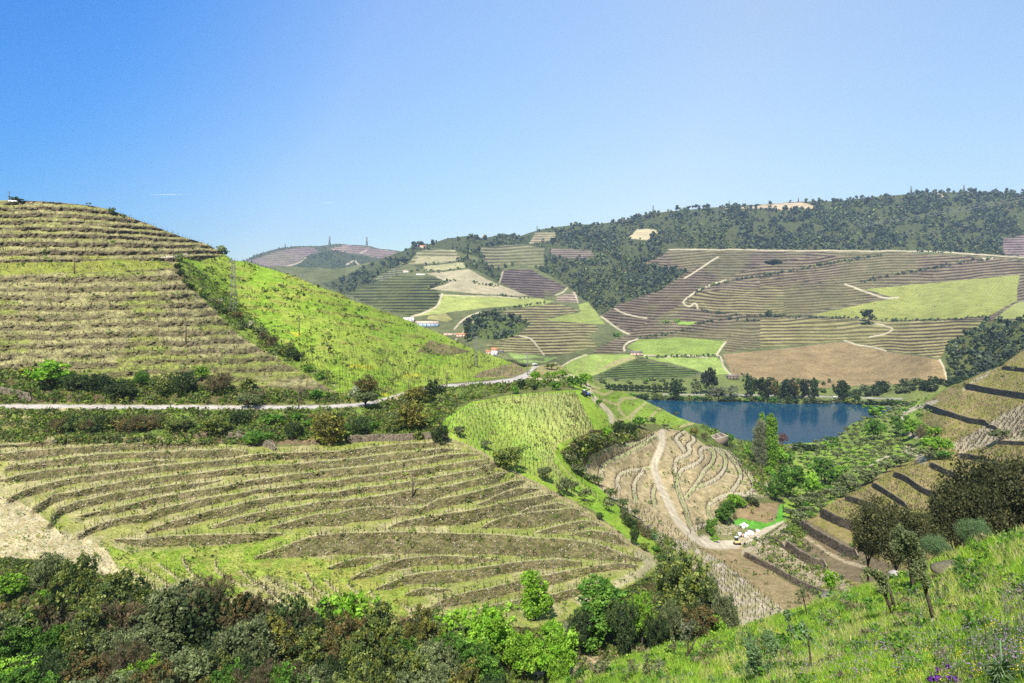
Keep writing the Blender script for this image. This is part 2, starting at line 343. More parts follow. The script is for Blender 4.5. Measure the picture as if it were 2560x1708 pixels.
rows(c3((740,1138),(930,1150),(1240,1145),(1330,1250),(1240,1262),(1150,1235),(980,1190)), (164,190,86), (140,152,84), -.9, 8, 4, 17, .5)
terraces(c3((460,1270),(740,1160),(1150,1240),(1050,1275),(700,1290)), (108,128,62), (52,62,38), 5.4, .03, 5, 70, .45)
rows(c3((1280,1130),(1669,1092))+c4((520,1048),(800,1110),(1140,1160),(1180,1290),(800,1320),(300,1342))+c3((1350,1258)), (166,144,100), (130,110,74), 1.25, 5, 14, 18, .45)
rows(c4((660,715),(1640,625),(1620,790),(1440,890),(800,915),(330,880),(800,780),(850,770)), (164,174,80), (150,146,80), .35, 7, 26, 19, .6)
rows(c4((1630,795),(1900,760),(1900,900),(1480,905)), (170,178,96), (150,156,90), .3, 9, 6, 20)
rows(c3((680,395),(740,335),(910,340),(830,380),(820,405)), (204,190,146), (184,168,128), 1.2, 6)
rows(c4((0,183),(250,168),(350,190),(355,206),(130,215)), (206,184,148), (180,158,128), .2, 6)
rows(c3((1300,205),(1669,178),(1669,200),(1500,206)), (200,178,146), (176,158,128), .2, 6)
rows(c3((1000,920),(1110,925),(1080,942),(1000,938)), (150,190,70), (140,170,60), .2, 6)
# flood plain, banks
sl, m = paint(g1, col1, g1.poly([(1380,955)]+c3((480,1292),(700,1292),(1050,1278),(1230,1262),(1350,1260))+c4((300,1345),(800,1324),(1180,1295),(1290,1300))+[(2400,975),(2250,1030),(1500,1030)]), (124,136,70)); setw(Wt1, sl, m, 1.0); forest[sl] *= 1-m
paint(g1, col1, g1.poly(c4((1200,1060),(1430,920),(1900,900),(1900,1300),(1290,1300),(1180,1290),(1140,1150))), (104,112,60))
sl, m = g1.poly(c4((1200,1060),(1430,920),(1900,900),(1900,1300),(1290,1300),(1180,1290),(1150,1180))); forest[sl] = np.maximum(forest[sl], m*.9)
sl, m = g1.poly(c2((1750,740),(1900,650),(2150,680),(2250,740),(2150,820),(2080,840),(1950,850),(1800,850))); forest[sl] = np.maximum(forest[sl], m*.85); col1[sl] = col1[sl]*(1-m[..., None])+lin((96,112,56))*m[..., None]; setw(Wt1, sl, m, 1.0)
ROADS1 = [(c3((655,1105),(652,1085),(670,1060),(742,1033)),2),(c3((1240,1130),(1262,1145),(1285,1200),(1340,1258)),2),(c4((540,685),(640,720),(790,770),(870,770)),2),(c4((700,935),(790,945),(840,970),(800,995),(690,1018)),1.6),
 (c4((530,1040),(600,1062),(700,1080),(800,1108)),1.5),(c3((598,840),(660,868),(720,885),(800,902)),1.4),(c3((1125,840),(1110,805),(1070,825),(1035,800),(1060,772),(1180,700),(1300,660)),1.8),(c3((0,1010),(70,1030),(110,1080),(150,1135)),1.6),
 (c3((225,752),(270,735),(300,708)),1.5),(c2((1380,682),(1480,652),(1545,620),(1580,580),(1600,515)),2),(c2((1690,770),(1760,700),(1880,650)),1.6),(c3((1040,648),(1150,580),(1250,512)),1.6),(c4((1140,1160),(1165,1230),(1182,1290)),1.8),
 (c3((510,890),(560,920),(620,965),(688,1000)),1.7),(c3((920,1152),(960,1140),(1180,1144)),1.4),(c3((1240,1132),(1300,1050)),2),(c3((0,1268),(60,1262),(110,1215),(190,1200)),4),(c3((250,1210),(300,1180),(420,1130)),1.5),
 (c3((700,1112),(760,1130),(850,1135)),1.5),(c3((945,466),(1310,466))+c4((0,470),(700,474),(1100,478),(1540,507),(1669,512)),1.4),(c4((1400,526),(1470,522)),1.8),(c2((1020,215),(1050,190)),1.2),(c2((2020,430),(2045,350)),1.3),(c2((1520,480),(1660,430),(1560,390)),1),
 (c3((340,730),(365,800)),1.4),(c2((1580,525),(1900,530),(2240,545)),1.0),(c2((1900,650),(1700,850)),1),(c4((1120,115),(1160,135)),2.5)]
for p, w in ROADS1:
    sl, m = paint(g1, col1, g1.line(spline(p, 5), w), (214,202,168)); setw(Wt1, sl, m, 1.2); forest[sl] *= 1-m
for p, w in [(c3((900,1380),(1669,1392))+c4((0,1392),(470,1397),(900,1408)),1.6)]: paint(g1, col1, g1.line(spline(p, 5), w), (176,172,164))
# dark hedge lines between plots
HEDGE1 = [c3((1060,770),(1180,700),(1400,650),(1600,620))+c4((0,640),(200,600),(500,545),(760,500)), c4((640,670),(1000,600),(1300,545),(1460,525)), c3((750,1025),(900,1005),(1080,970),(1120,935),(1300,905),(1500,915)), c3((1150,850),(1350,880),(1669,885))+c4((0,890),(640,900),(900,915),(1200,910),(1440,885)),
 c3((760,1150),(1000,1140),(1250,1135)), c2((1330,345),(1600,350),(1780,320)), c2((1500,470),(1640,420),(1700,415)), c2((1830,430),(2010,460)), c2((1950,520),(2240,545)), c2((1900,650),(2100,620),(2350,582))]
LF = L1.copy()
L1 = integrate(g1, L1, Wt1, 1.5e-4, 24)
D1f = np.exp(L1)
# keep the land above the river where it meets the shore
shore = lambda x: np.interp(x, [1380, 1604, 1960, 2177, 2237, 2420], [985, 1001, 1009.5, 1013, 1019, 1030])
def world(px, py, D): return np.stack([(px-PX0)/F*D, D, (PY0-py)/F*D], -1)
def skyfun(SK):
    P = np.array(SK, float); xs, idx = np.unique(P[:, 0], return_index=True); P = P[idx]; return lambda x: np.interp(x, P[:, 0], P[:, 1])
def sheet(name, g, Dm, colm, sky, ybot, dx, nrow, x0, x1, rough, mt, back, jag=0, seed=0, ypow=1.0, extra=None):
    """the land as one mesh: from ybot up to its crest, then down its far side"""
    xs = np.arange(x0, x1+dx, dx, dtype=float); t = np.linspace(0, 1, nrow)**ypow
    top = sky(xs)+jag*(fbm(xs, xs*0, 25, 3, seed)-.5)
    bot = ybot(xs) if callable(ybot) else np.full(xs.shape, float(ybot))
    PXm = np.repeat(xs[None], nrow, 0); PYm = bot[None]+(top-bot)[None]*t[:, None]
    D = g.sample(Dm, PXm, PYm); c = g.sample(colm, PXm, PYm)
    if rough is not None:
        X = (PXm-PX0)/F*D
        D = D*(1+extra(PXm, PYm, X, D)/D) if extra else D
    P = world(PXm, PYm, D)
    if extra is None and rough:
        P[..., 2] += rough*(fbm(P[..., 0], P[..., 1], rough*8, 3, seed+1)-.5)
    rowsB = []; colB = []; last = P[-1]
    for k, (dd, slope) in enumerate(back):
        q = last.copy(); s = (last[:, 2]/last[:, 1])[:, None][:, 0]
        nd = last[:, 1]+dd; q[:, 0] = last[:, 0]*nd/last[:, 1]; q[:, 1] = nd; q[:, 2] = s*nd-slope*dd
        rowsB.append(q); colB.append(c[-1])
    P = np.concatenate([P, np.array(rowsB)]); c = np.concatenate([c, np.array(colB)]); nr = P.shape[0]; nc = len(xs)
    i = np.arange((nr-1)*nc).reshape(nr-1, nc)[:, :-1].ravel()
    Fc = np.stack([i, i+1, i+nc+1, i+nc], 1)
    c = c.reshape(-1, 3)*ALB; g_ = c.mean(1, keepdims=True); c = g_+(c-g_)*.9
    me = mk_mesh(name, P.reshape(-1, 3), Fc, c, mt, True)
    return ob(name, me, kind='structure')
M_far = ground_mat('far_hillside', .05, .35, .25, .35, .6, 1.5)
sk1 = skyfun(SK1)
hill_far = sheet('hillside', g1, D1f, col1, sk1, lambda x: shore(x)+14, 2.4, 430, -240, 2790, None, M_far, [(60,.05),(200,.3),(800,.6)], 3, 1)
# the hill farthest away, at the left
SK0 = [(-240,700),(500,690)]+c2((165,262),(250,220),(400,180),(520,162),(700,165),(820,147),(900,152),(1050,158),(1150,182),(1280,196),(1330,205))+[(1100,660),(1250,700)]
g0 = Grid(440, 1300, 2, 560, 800, 1.0); g0.warp(3, 20, 5)
D0 = [(500,760,2400),(900,760,2100),(1200,760,2300),(600,700,3000),(850,690,2900),(1000,690,2700),(616,650,3700),(700,620,3700),(850,612,3600),(1013,628,3400),(1200,650,3400),(800,650,3300),(950,650,3200)]
L0 = coarse_tps(g0, D0); gs, g1 = g1, g0
col1b, Wt1b, forestb, terrb = col1, Wt1, forest, terr
col1 = np.zeros(g0.X.shape+(3,)); col1[:] = lin((100,106,76)); col1 *= (.75+.5*fbm(g0.X, g0.Y*1.6, 25, 4, 12))[..., None]
Wt1 = np.ones(g0.X.shape); forest = np.zeros(g0.X.shape)+.25; terr = np.zeros(g0.X.shape)
terraces(c2((165,265),(400,190),(640,170),(700,200),(620,230),(480,320),(300,310),(200,280)), (160,142,130), (104,88,88), 4.2, -.05, 5, 81)
terraces(c2((780,180),(900,150),(1250,200),(1280,230),(1150,250),(980,220),(800,200)), (168,148,134), (112,94,92), 4.2, .05, 5, 82)
woods(c2((620,230),(830,190),(960,230),(1150,260),(1280,240),(1100,360),(900,480),(780,480),(600,400),(480,330)), 1.0)
woods(c2((165,255),(400,175),(520,155),(520,175),(400,200),(200,270)), .9)
for p, w in [(c2((400,330),(560,280),(620,235)),1.2),(c2((1000,215),(1050,190)),1.2),(c2((900,300),(960,270),(990,300)),2)]: paint(g0, col1, g0.line(p, w), (200,184,158))
L0 = integrate(g0, L0, Wt1, 1.5e-4, 15); D0f = np.exp(L0); sk0 = skyfun(SK0); forest0 = forest
hill_back = sheet('distant_hill', g0, D0f, col1, sk0, 795, 2.4, 150, 450, 1290, None, M_far, [(100,.05),(300,.3),(800,.6)], 3, 2)
g1 = gs; col1, Wt1, forest, terr = col1b, Wt1b, forestb, terrb
# ================================================================ NEAR SIDE
g2 = Grid(-240, 2800, 2.0, 440, 2000, 1.5); g2.warp(2.6, 22, 9)
D2 = [(0,500,335),(120,504,338),(250,518,342),(350,550,346),(450,590,350),(560,640,352),(0,650,275),(300,700,265),(150,560,310),(0,800,235),(400,800,240),(0,900,212),(400,900,215),(0,960,200),(400,960,202),(450,680,285),
 (0,1013,190),(400,1016,189),(700,1017,189),(900,1010,194),(1000,985,216),(1100,965,240),(1200,955,254),(1290,945,269),(1320,935,290),(1345,918,322),(1390,905,345),
 (700,672,358),(600,720,320),(800,720,345),(700,850,260),(900,900,240),(1000,795,385),(900,752,370),(950,850,295),(1100,840,400),(1150,900,310),(1230,898,385),(560,950,202),(800,960,212),(1060,900,285),
 (0,1060,178),(400,1075,174),(800,1085,172),(1000,1060,185),(1100,1075,176),(-120,1060,178),(600,1060,178),
 (0,1110,165),(300,1105,166),(600,1120,163),(1000,1115,167),(1120,1115,170),(0,1300,132),(300,1300,134),(700,1320,132),(1200,1300,138),(1500,1350,140),(1600,1400,135),(300,1480,112),(700,1520,108),(1000,1520,110),(1300,1550,108),(1450,1500,118),(0,1200,149),(400,1200,149),(900,1200,150),(1200,1200,152),
 (0,1400,118),(0,1708,88),(500,1708,88),(1000,1708,90),(1300,1708,88),(1500,1650,98),(1700,1600,108),(1700,1500,125),(1640,1450,133),(0,2000,65),(1000,2000,66),(1700,2000,70),(2560,2000,72),
 (1150,1040,190),(1300,985,228),(1450,1000,238),(1500,1070,215),(1350,1130,185),(1350,1200,168),(1500,1300,152),(1250,1080,195),
 (1480,965,295),(1520,1020,270),(1600,1010,420),(1700,1050,430),(1757,1063,440),(1800,1090,450),(1609,1000,480),(1852,1101,478),(1640,1060,320),(1560,985,400),(1440,930,330),
 (1640,1085,290),(1550,1130,235),(1480,1180,205),(1620,1200,235),(1700,1150,270),(1750,1110,320),(1850,1180,300),(1900,1240,265),(1800,1300,230),(1650,1300,190),(1730,1340,195),(1820,1370,205),
 (1700,1380,165),(1850,1470,150),(1980,1550,132),(1900,1420,175),(2060,1500,140),(1960,1640,112),(1900,1300,238),(1950,1290,245),(1900,1350,216),
 (1910,1170,335),(1860,1150,355),(2000,1110,445),(2084,1100,480),(1950,1112,462),(2000,1200,330),(2100,1150,370),(2200,1100,400),(2150,1060,490),(2237,1022,560),(2127,1060,545),(2100,1230,300),(2000,1270,270),(1960,1340,210),
 (2260,1050,440),(2310,1009,480),(2270,1100,385),(2374,966,460),(2410,954,430),(2450,1000,350),(2350,1030,370),(2505,914,405),(2560,875,410),(2560,960,320),(2560,1060,260),(2400,1100,305),(2300,1150,295),(2500,1150,235),(2400,1200,235),(2200,1220,262),(2100,1280,238),(2250,1300,200),(2150,1380,185),(2050,1430,170),
 (2300,1400,150),(2400,1350,160),(2560,1250,180),(2560,1400,130),(2300,1500,120),(2560,1600,95),(2200,1600,105)]
L2 = coarse_tps(g2, D2)
Wt2 = np.ones(g2.X.shape); col2 = np.zeros(g2.X.shape+(3,)); col2[:] = lin((120,124,70)); rgh = np.zeros(g2.X.shape)+.35
dens = np.zeros(g2.X.shape)
def area(pts, c, w=None, r=None, var=.25, sc_=30, seed=1, c2_=None, a=1.0):
    sl, m = g2.poly(pts); n = fbm(g2.X[sl], g2.Y[sl]*1.8, sc_, 4, seed)
    if c2_ is not None:
        k = smooth((n-.38)/.24)[..., None]; cc = lin(c)*(1-k)+lin(c2_)*k
    else: cc = lin(c)[None, None]
    cc = cc*(1-var+2*var*fbm(g2.X[sl], g2.Y[sl]*1.5, sc_/3, 3, seed+4))[..., None]
    mm = (m*a)[..., None]; col2[sl] = col2[sl]*(1-mm)+cc*mm
    if w is not None: setw(Wt2, sl, m, w)
    if r is not None: setw(rgh, sl, m, r)
    return sl, m
SK2 = [(-240,505),(0,501),(60,502),(150,506),(230,515),(262,521),(330,545),(400,571),(450,590),(520,612),(560,634),(580,650),(618,655),(679,674),(747,694),(798,718),(849,734),(883,751),(921,764),(979,785),(1037,808),(1071,822),(1112,839),(1166,866),(1224,887),(1275,904),(1309,919),(1345,915),(1390,905),(1420,928),(1470,953),(1500,970),(1560,983),(1609,1000),(1700,1046),(1757,1063),(1819,1089),(1852,1101),(1950,1112),(2040,1106),(2084,1098),(2127,1060),(2203,1036),(2237,1019),(2290,1010),(2319,994),(2374,966),(2410,954),(2454,934),(2505,914),(2533,891),(2560,875),(2800,800)]
sk2 = skyfun(SK2)
# ---- left hill: brown terraces
LH = [(-240,400),(540,400),(560,640),(490,652),(440,640),(470,700),(560,790),(640,850),(760,930),(860,965),(870,990),(560,985),(330,960),(170,935),(0,925),(-240,925)]
sl, m = area(LH, (142,134,88), None, .8, .3, 40, 3, (126,126,76))
def lphase(x, y):
    t = np.clip((x-200)/340, 0, 1); up = np.clip((640-y)/140, 0, 1)
    yy = y-.16*(x)*up*t-.0*x+.03*x*(1-up)
    return (yy+22*(fbm(x, y*1.6, 240, 3, 33)-.5)+7*(fbm(x, y, 45, 3, 34)-.5))
x, y = g2.X[sl], g2.Y[sl]; yy = lphase(x, y); p = np.interp(yy, [440, 520, 600, 700, 800, 900, 1000], [0, 4.6, 8.9, 13.6, 17.9, 22.0, 26]); f = p-np.floor(p)
r = smooth((f-.30)/.12)*smooth((1-f)/.06); r *= np.clip(1.9-3.0*np.abs(fbm(x, y*4, 70, 4, 35)-.5)*2, .12, 1)*np.where(y < 655, 1, .8)
grn = smooth((fbm(x, y*2.5, 120, 3, 36)-.46)/.14)*np.where(y > 640, 1, .45)
c = lin((166,160,104))*(1-.75*grn[..., None])+lin((140,154,52))*.75*grn[..., None]; c = c*(1-r[..., None])+lin((112,102,76))*r[..., None]
m3 = m[..., None]; c = c*(.4+1.2*fbm(x, y*1.6, 10, 4, 37))[..., None]; col2[sl] = col2[sl]*(1-m3)+c*m3
setw(Wt2, sl, m, 1.9*(1-r)+.10*r); setw(rgh, sl, m, .3+.95*r)
area([(-20,658),(180,655),(300,648),(420,655),(440,668),(300,680),(150,682),(0,688),(-240,690)], (146,154,58), 1.2, .3, .3, 25, 38)
paint(g2, col2, g2.line([(405,645),(440,640),(470,634)], 2), (226,214,184))
# ---- green slope
GS = [(540,600),(700,600),(1000,700),(1320,860),(1330,935),(1200,950),(1060,965),(960,1000),(920,1005),(860,990),(760,930),(640,850),(560,790),(470,700),(440,640),(490,652),(560,640)]
sl, m = area(GS, (140,176,40), 1.0, .15, .14, 60, 40, (158,180,58))
x, y = g2.X[sl], g2.Y[sl]; p = (y-.19*(x-560)+16*(fbm(x, y, 200, 3, 41)-.5)-.00022*(np.maximum(x-900, 0))**2*0)/23.0; f = p-np.floor(p)
r = smooth((f-.45)/.2)*smooth((1-f)/.12)*smooth((fbm(x, y*2, 110, 3, 42)-.3)/.25)*np.where(y < 880, 1, .35)
c = lin((154,150,78)); k = (m*r*.7*smooth((fbm(x, y*3, 35, 3, 43)-.36)/.2))[..., None]; col2[sl] = col2[sl]*(1-k)+c*k
setw(Wt2, sl, m, 1.5*(1-r)+.18*r); setw(rgh, sl, m, .2+.5*r)
for cc, cw in [((744,835),26),((905,915),30),((1030,940),24),((960,985),14)]:
    sl, mm = g2.line([(cc[0]-cw, cc[1]),(cc[0]+cw, cc[1]+3)], 5, 5); k = (mm*.7*smooth((fbm(g2.X[sl], g2.Y[sl], 9, 2, 5)-.4)/.2))[..., None]; col2[sl] = col2[sl]*(1-k)+lin((206,200,20))*k
area([(440,640),(480,660),(540,715),(620,790),(730,890),(860,968),(830,975),(700,900),(600,840),(540,780),(450,690)], (128,150,54), 1.0, .7, .3, 18, 44)
area([(1075,850),(1140,868),(1180,880),(1120,888),(1040,882)], (132,124,80), .5, .8, .3, 12, 45)
area([(1180,945),(1200,930),(1290,905),(1318,930),(1290,942)], (150,136,96), .7, .8, .3, 12, 46)
# ---- banks above and below the road
area([(-240,915),(0,920),(170,935),(330,955),(560,975),(700,965),(870,985),(930,1003),(880,1008),(700,1012),(400,1011),(0,1008),(-240,1008)], (124,132,60), .8, .9, .35, 26, 50, (104,98,62))
area([(0,978),(75,985),(200,985),(330,990),(330,1006),(200,1004),(0,1004)], (112,94,70), .45, .9, .35, 12, 51)
area([(-240,1022),(0,1022),(400,1024),(700,1024),(900,1018),(960,1000),(1060,970),(1200,962),(1300,952),(1420,940),(1460,962),(1300,975),(1180,1000),(1110,1050),(1095,1085),(1000,1090),(860,1092),(560,1112),(400,1092),(0,1095),(-240,1095)], (122,148,56), .8, .8, .3, 26, 52, (112,124,58))
area([(-240,1022),(0,1022),(150,1024),(150,1060),(160,1090),(0,1110),(-240,1110)], (150,142,88), .9, .6, .3, 20, 53, (134,136,70))
area([(450,1062),(560,1070),(700,1090),(860,1090),(860,1112),(560,1110),(450,1090)], (128,112,84), .5, .8, .35, 12, 54)
# ---- terraced field in the middle
FIELD = [(-240,1095),(0,1100),(150,1088),(330,1088),(430,1090),(560,1112),(700,1118),(870,1108),(1000,1100),(1080,1096),(1115,1088),(1150,1108),(1205,1132),(1235,1150),(1290,1180),(1330,1205),(1390,1240),(1440,1255),(1475,1280),(1520,1310),(1570,1345),(1610,1370),(1645,1395),(1640,1425),(1600,1450),(1540,1480),(1480,1500),(1440,1540),(1380,1560),(1200,1600),(1000,1600),(700,1600),(300,1560),(0,1440),(-240,1440)]
sl, m = area(FIELD, (190,180,124), 2.0, .2, .2, 30, 60, (168,168,88))
gm = smooth((fbm(g2.X[sl], g2.Y[sl]*2.2, 110, 3, 61)-.38)/.16)*np.clip((g2.X[sl]-40)/120, 0, 1)
k = (m*gm*.6)[..., None]; col2[sl] = col2[sl]*(1-k)+lin((150,168,54))*k
area([(270,1365),(330,1385),(600,1360),(660,1340),(760,1335),(700,1400),(560,1520),(470,1470),(330,1430),(280,1400)], (146,174,50), None, None, .2, 24, 62, (168,176,78))
area([(560,1440),(700,1390),(860,1400),(960,1390),(900,1440),(1000,1460),(1040,1480),(1000,1580),(930,1540),(850,1500),(700,1440)], (156,174,64), None, None, .2, 24, 63, (176,176,80))
area([(-240,1240),(0,1240),(40,1250),(90,1280),(150,1330),(215,1345),(260,1370),(310,1440),(-240,1440)], (206,194,152), 1.0, .5, .2, 14, 64, (196,180,132))
RIS = [[(0,1115,4),(60,1113,5),(100,1110,8),(200,1103,8),(300,1101,7),(400,1097,3)],[(0,1143,11),(95,1136,11),(190,1126,9),(287,1119,9),(383,1115,9),(450,1112,8),(540,1113,4)],
[(20,1172,7),(80,1165,9),(153,1156,10),(230,1146,10),(325,1139,8),(400,1138,9),(515,1135,11),(600,1133,8),(620,1133,2)],[(0,1202,4),(67,1194,11),(134,1184,11),(210,1175,10),(287,1167,9),(364,1160,7),(410,1155,5),(440,1153,2)],
[(25,1250,8),(60,1235,10),(96,1225,11),(172,1204,9),(249,1194,9),(325,1184,9),(400,1173,9),(477,1165,9),(553,1158,9),(630,1146,9),(725,1140,10),(783,1138,9),(850,1137,10),(877,1133,10),(953,1123,9),(1049,1115,8),(1106,1110,5),(1130,1113,2)],
[(90,1275,10),(134,1248,11),(191,1236,9),(268,1220,10),(345,1208,10),(400,1200,9),(477,1192,8),(553,1183,9),(630,1175,10),(725,1171,10),(800,1163,10),(877,1157,10),(953,1146,10),(1030,1138,9),(1106,1127,6),(1152,1125,2)],
[(125,1315,8),(145,1285,10),(175,1270,11),(230,1255,10),(306,1240,11),(383,1228,9),(450,1218,9),(477,1216,7),(553,1201,2)],
[(200,1290,3),(268,1280,8),(345,1263,9),(400,1251,10),(477,1236,9),(553,1225,9),(610,1211,8),(687,1200,9),(783,1188,9),(850,1182,11),(877,1179,10),(953,1171,10),(1030,1158,9),(1106,1146,8),(1160,1138,5),(1195,1136,2)],
[(200,1340,8),(249,1318,9),(306,1303,10),(383,1290,11),(400,1283,11),(457,1269,11),(534,1251,10),(591,1242,8),(639,1230,6),(687,1227,7),(764,1215,8),(850,1209,9),(877,1202,8),(953,1194,10),(1030,1184,10),(1106,1171,8),(1183,1158,7),(1215,1152,3)],
[(370,1330,5),(430,1312,10),(457,1307,10),(515,1290,12),(572,1279,13),(649,1258,10),(725,1246,9),(783,1240,8),(850,1236,9),(877,1230,9),(953,1221,8),(1049,1207,8),(1125,1194,9),(1183,1183,9),(1228,1170,9)],
[(534,1319,4),(591,1303,10),(668,1290,13),(745,1276,12),(800,1266,11),(877,1259,11),(953,1250,13),(1030,1244,20),(1080,1236,16),(1106,1228,12),(1183,1208,9),(1250,1192,9),(1262,1186,4)],
[(674,1320,3),(725,1313,10),(783,1302,15),(850,1298,17),(877,1290,17),(934,1285,18),(991,1281,14),(1050,1278,9),(1087,1263,12),(1145,1250,12),(1202,1237,12),(1250,1222,11),(1277,1213,10),(1310,1204,4)],
[(975,1318,3),(1010,1310,9),(1050,1305,11),(1106,1300,15),(1164,1295,18),(1200,1286,16),(1257,1274,17),(1315,1258,12),(1372,1245,8),(1395,1240,3)],[(1192,1262,2),(1225,1253,7),(1257,1241,9),(1296,1230,10),(1345,1224,3)],
[(1205,1319,3),(1238,1310,10),(1286,1305,18),(1334,1300,20),(1391,1291,17),(1449,1285,12),(1470,1287,4)],[(1295,1284,2),(1325,1276,7),(1360,1271,8),(1400,1263,6),(1415,1264,2)],[(1340,1332,2),(1372,1328,8),(1430,1318,12),(1468,1311,9),(1505,1313,3)],
[(1425,1339,2),(1460,1336,8),(1505,1340,12),(1540,1350,11),(1570,1363,4)],[(640,1395,4),(690,1385,12),(770,1368,24),(850,1360,27),(945,1358,28),(1075,1358,27),(1170,1360,26),(1250,1362,26),(1330,1368,25),(1430,1373,23),(1506,1383,18),(1560,1395,10),(1608,1400,3)],
[(820,1420,3),(860,1412,9),(905,1403,10),(940,1398,6),(955,1396,2)],[(880,1447,4),(910,1438,10),(950,1425,12),(983,1415,12),(1030,1406,12),(1077,1402,12),(1140,1401,11),(1200,1401,7),(1248,1400,2)],
[(940,1473,4),(975,1465,9),(1010,1452,11),(1077,1445,16),(1153,1440,16),(1230,1428,14),(1325,1414,12),(1402,1409,11),(1450,1410,6)],[(1015,1487,4),(1057,1480,10),(1090,1477,6),(1125,1474,2)],
[(1070,1522,4),(1115,1508,12),(1172,1495,15),(1230,1483,15),(1287,1467,14),(1330,1458,14),(1380,1448,14),(1440,1434,12),(1500,1422,9),(1550,1416,8),(1592,1416,3)],[(1165,1535,4),(1250,1520,12),(1310,1510,14),(1380,1497,12),(1450,1478,10),(1490,1468,6),(1520,1462,2)],
[(290,1350,4),(350,1357,10),(430,1353,14),(510,1350,14),(590,1347,13),(650,1342,10),(710,1336,3)],[(1240,1162,8),(1180,1165,2)]]
rmask = np.zeros(g2.X.shape)
for R_ in RIS:
    sl, mm = g2.line(spline(R_, 6), soft=2.5); rmask[sl] = np.maximum(rmask[sl], mm)
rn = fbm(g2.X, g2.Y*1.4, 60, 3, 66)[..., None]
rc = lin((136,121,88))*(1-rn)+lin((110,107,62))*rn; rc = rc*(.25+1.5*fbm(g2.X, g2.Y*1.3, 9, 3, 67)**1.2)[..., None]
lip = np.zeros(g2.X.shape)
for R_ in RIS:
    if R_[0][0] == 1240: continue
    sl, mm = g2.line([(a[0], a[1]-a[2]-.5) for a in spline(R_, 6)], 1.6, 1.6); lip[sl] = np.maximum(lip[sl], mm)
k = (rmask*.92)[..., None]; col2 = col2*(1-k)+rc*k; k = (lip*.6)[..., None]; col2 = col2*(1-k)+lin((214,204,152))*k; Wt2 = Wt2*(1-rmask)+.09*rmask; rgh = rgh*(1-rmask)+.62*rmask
STONY = [[(311,1419),(345,1441),(400,1480)],[(350,1416),(385,1438),(450,1490)],[(397,1412),(425,1432),(470,1465),(560,1530)],[(455,1395),(470,1425),(500,1450),(570,1500)],[(538,1405),(542,1425),(565,1443),(600,1462),(640,1462),(676,1484),(700,1500),(760,1560)],
 [(602,1430),(638,1459),(676,1484),(698,1499)],[(665,1442),(696,1465),(734,1489),(768,1514)],[(734,1459),(772,1488),(803,1510)],[(765,1434),(782,1466),(820,1489),(858,1526)],[(809,1449),(830,1470),(878,1505),(902,1516)],[(870,1463),(906,1491),(931,1508)],[(925,1478),(935,1493),(950,1505)],[(1004,1510),(1031,1533),(1050,1555)]]
for R_ in STONY:
    sl, mm = g2.line(spline(R_, 6), 3.2, 2.5); k = (mm*.8)[..., None]; col2[sl] = col2[sl]*(1-k)+lin((202,186,146))*k; setw(rgh, sl, mm, 1.1)
area([(400,1470),(480,1440),(560,1490),(700,1500),(760,1520),(900,1520),(950,1580),(300,1600)], (204,190,150), None, .5, .2, 14, 68, None, .7)
paint(g2, col2, g2.line([(1450,1500),(1540,1462),(1600,1432),(1630,1405),(1600,1385)], 11, 8), (206,192,152), .8)
paint(g2, col2, g2.line([(1120,1092),(1200,1125),(1250,1165),(1330,1200),(1420,1255),(1500,1305),(1570,1350),(1620,1385)], 7, 6), (190,172,126), .7)
# ---- green vineyard and its strip of olives
area([(1095,1085),(1110,1050),(1180,1005),(1300,985),(1445,975),(1500,990),(1530,1040),(1520,1070),(1440,1095),(1420,1110),(1450,1170),(1520,1240),(1600,1320),(1650,1370),(1640,1390),(1560,1340),(1480,1275),(1400,1235),(1330,1200),(1270,1170),(1200,1125),(1150,1105)], (146,188,44), 1.0, .18, .12, 50, 70, (158,188,54))
paint(g2, col2, g2.line(spline([(1495,1078),(1430,1090),(1395,1105),(1383,1125),(1398,1155),(1440,1200),(1490,1240)], 6), 2.2), (196,196,110), .8)
def gvrow(s):
    O_ = spline([(1108,1088),(1124,1060),(1160,1028),(1230,1003),(1330,988),(1440,983)], 5); I_ = spline([(1440,1240),(1412,1195),(1383,1145),(1390,1114),(1430,1094),(1488,1082)], 5)
    O_ = O_[np.linspace(0, len(O_)-1, 40).astype(int)]; I_ = I_[np.linspace(0, len(I_)-1, 40).astype(int)]; return O_*(1-s)+I_*s
for s_ in np.linspace(0, 1, 30): paint(g2, col2, g2.line(gvrow(s_), 1.3, 1.8), (192,182,124), .75)
# ---- green tongue towards the river
area([(1400,930),(1480,945),(1560,975),(1620,995),(1860,1100),(1840,1110),(1700,1075),(1640,1060),(1560,1060),(1530,1080),(1500,1000),(1440,975)], (152,184,56), 1.0, .3, .2, 30, 74, (140,160,66))
for p in [[(1510,1000),(1540,1010),(1560,1000)],[(1545,1025),(1550,1000),(1590,995)],[(1560,1040),(1545,1022)],[(1575,1050),(1600,1020),(1612,1008)],[(1620,1052),(1640,1030),(1655,1020)],[(1480,975),(1520,985),(1530,978)],[(1700,1068),(1720,1060),(1760,1070)],[(1525,1030),(1542,1050),(1560,1048),(1600,1018)],[(1470,965),(1500,972)]]:
    paint(g2, col2, g2.line(spline(p, 4), 3), (202,186,132), .8)
area([(1440,1100),(1480,1075),(1540,1070),(1600,1075),(1640,1080),(1600,1100),(1520,1118),(1480,1160),(1440,1180),(1400,1130)], (136,124,76), .6, 1.0, .35, 14, 75, (104,110,56))
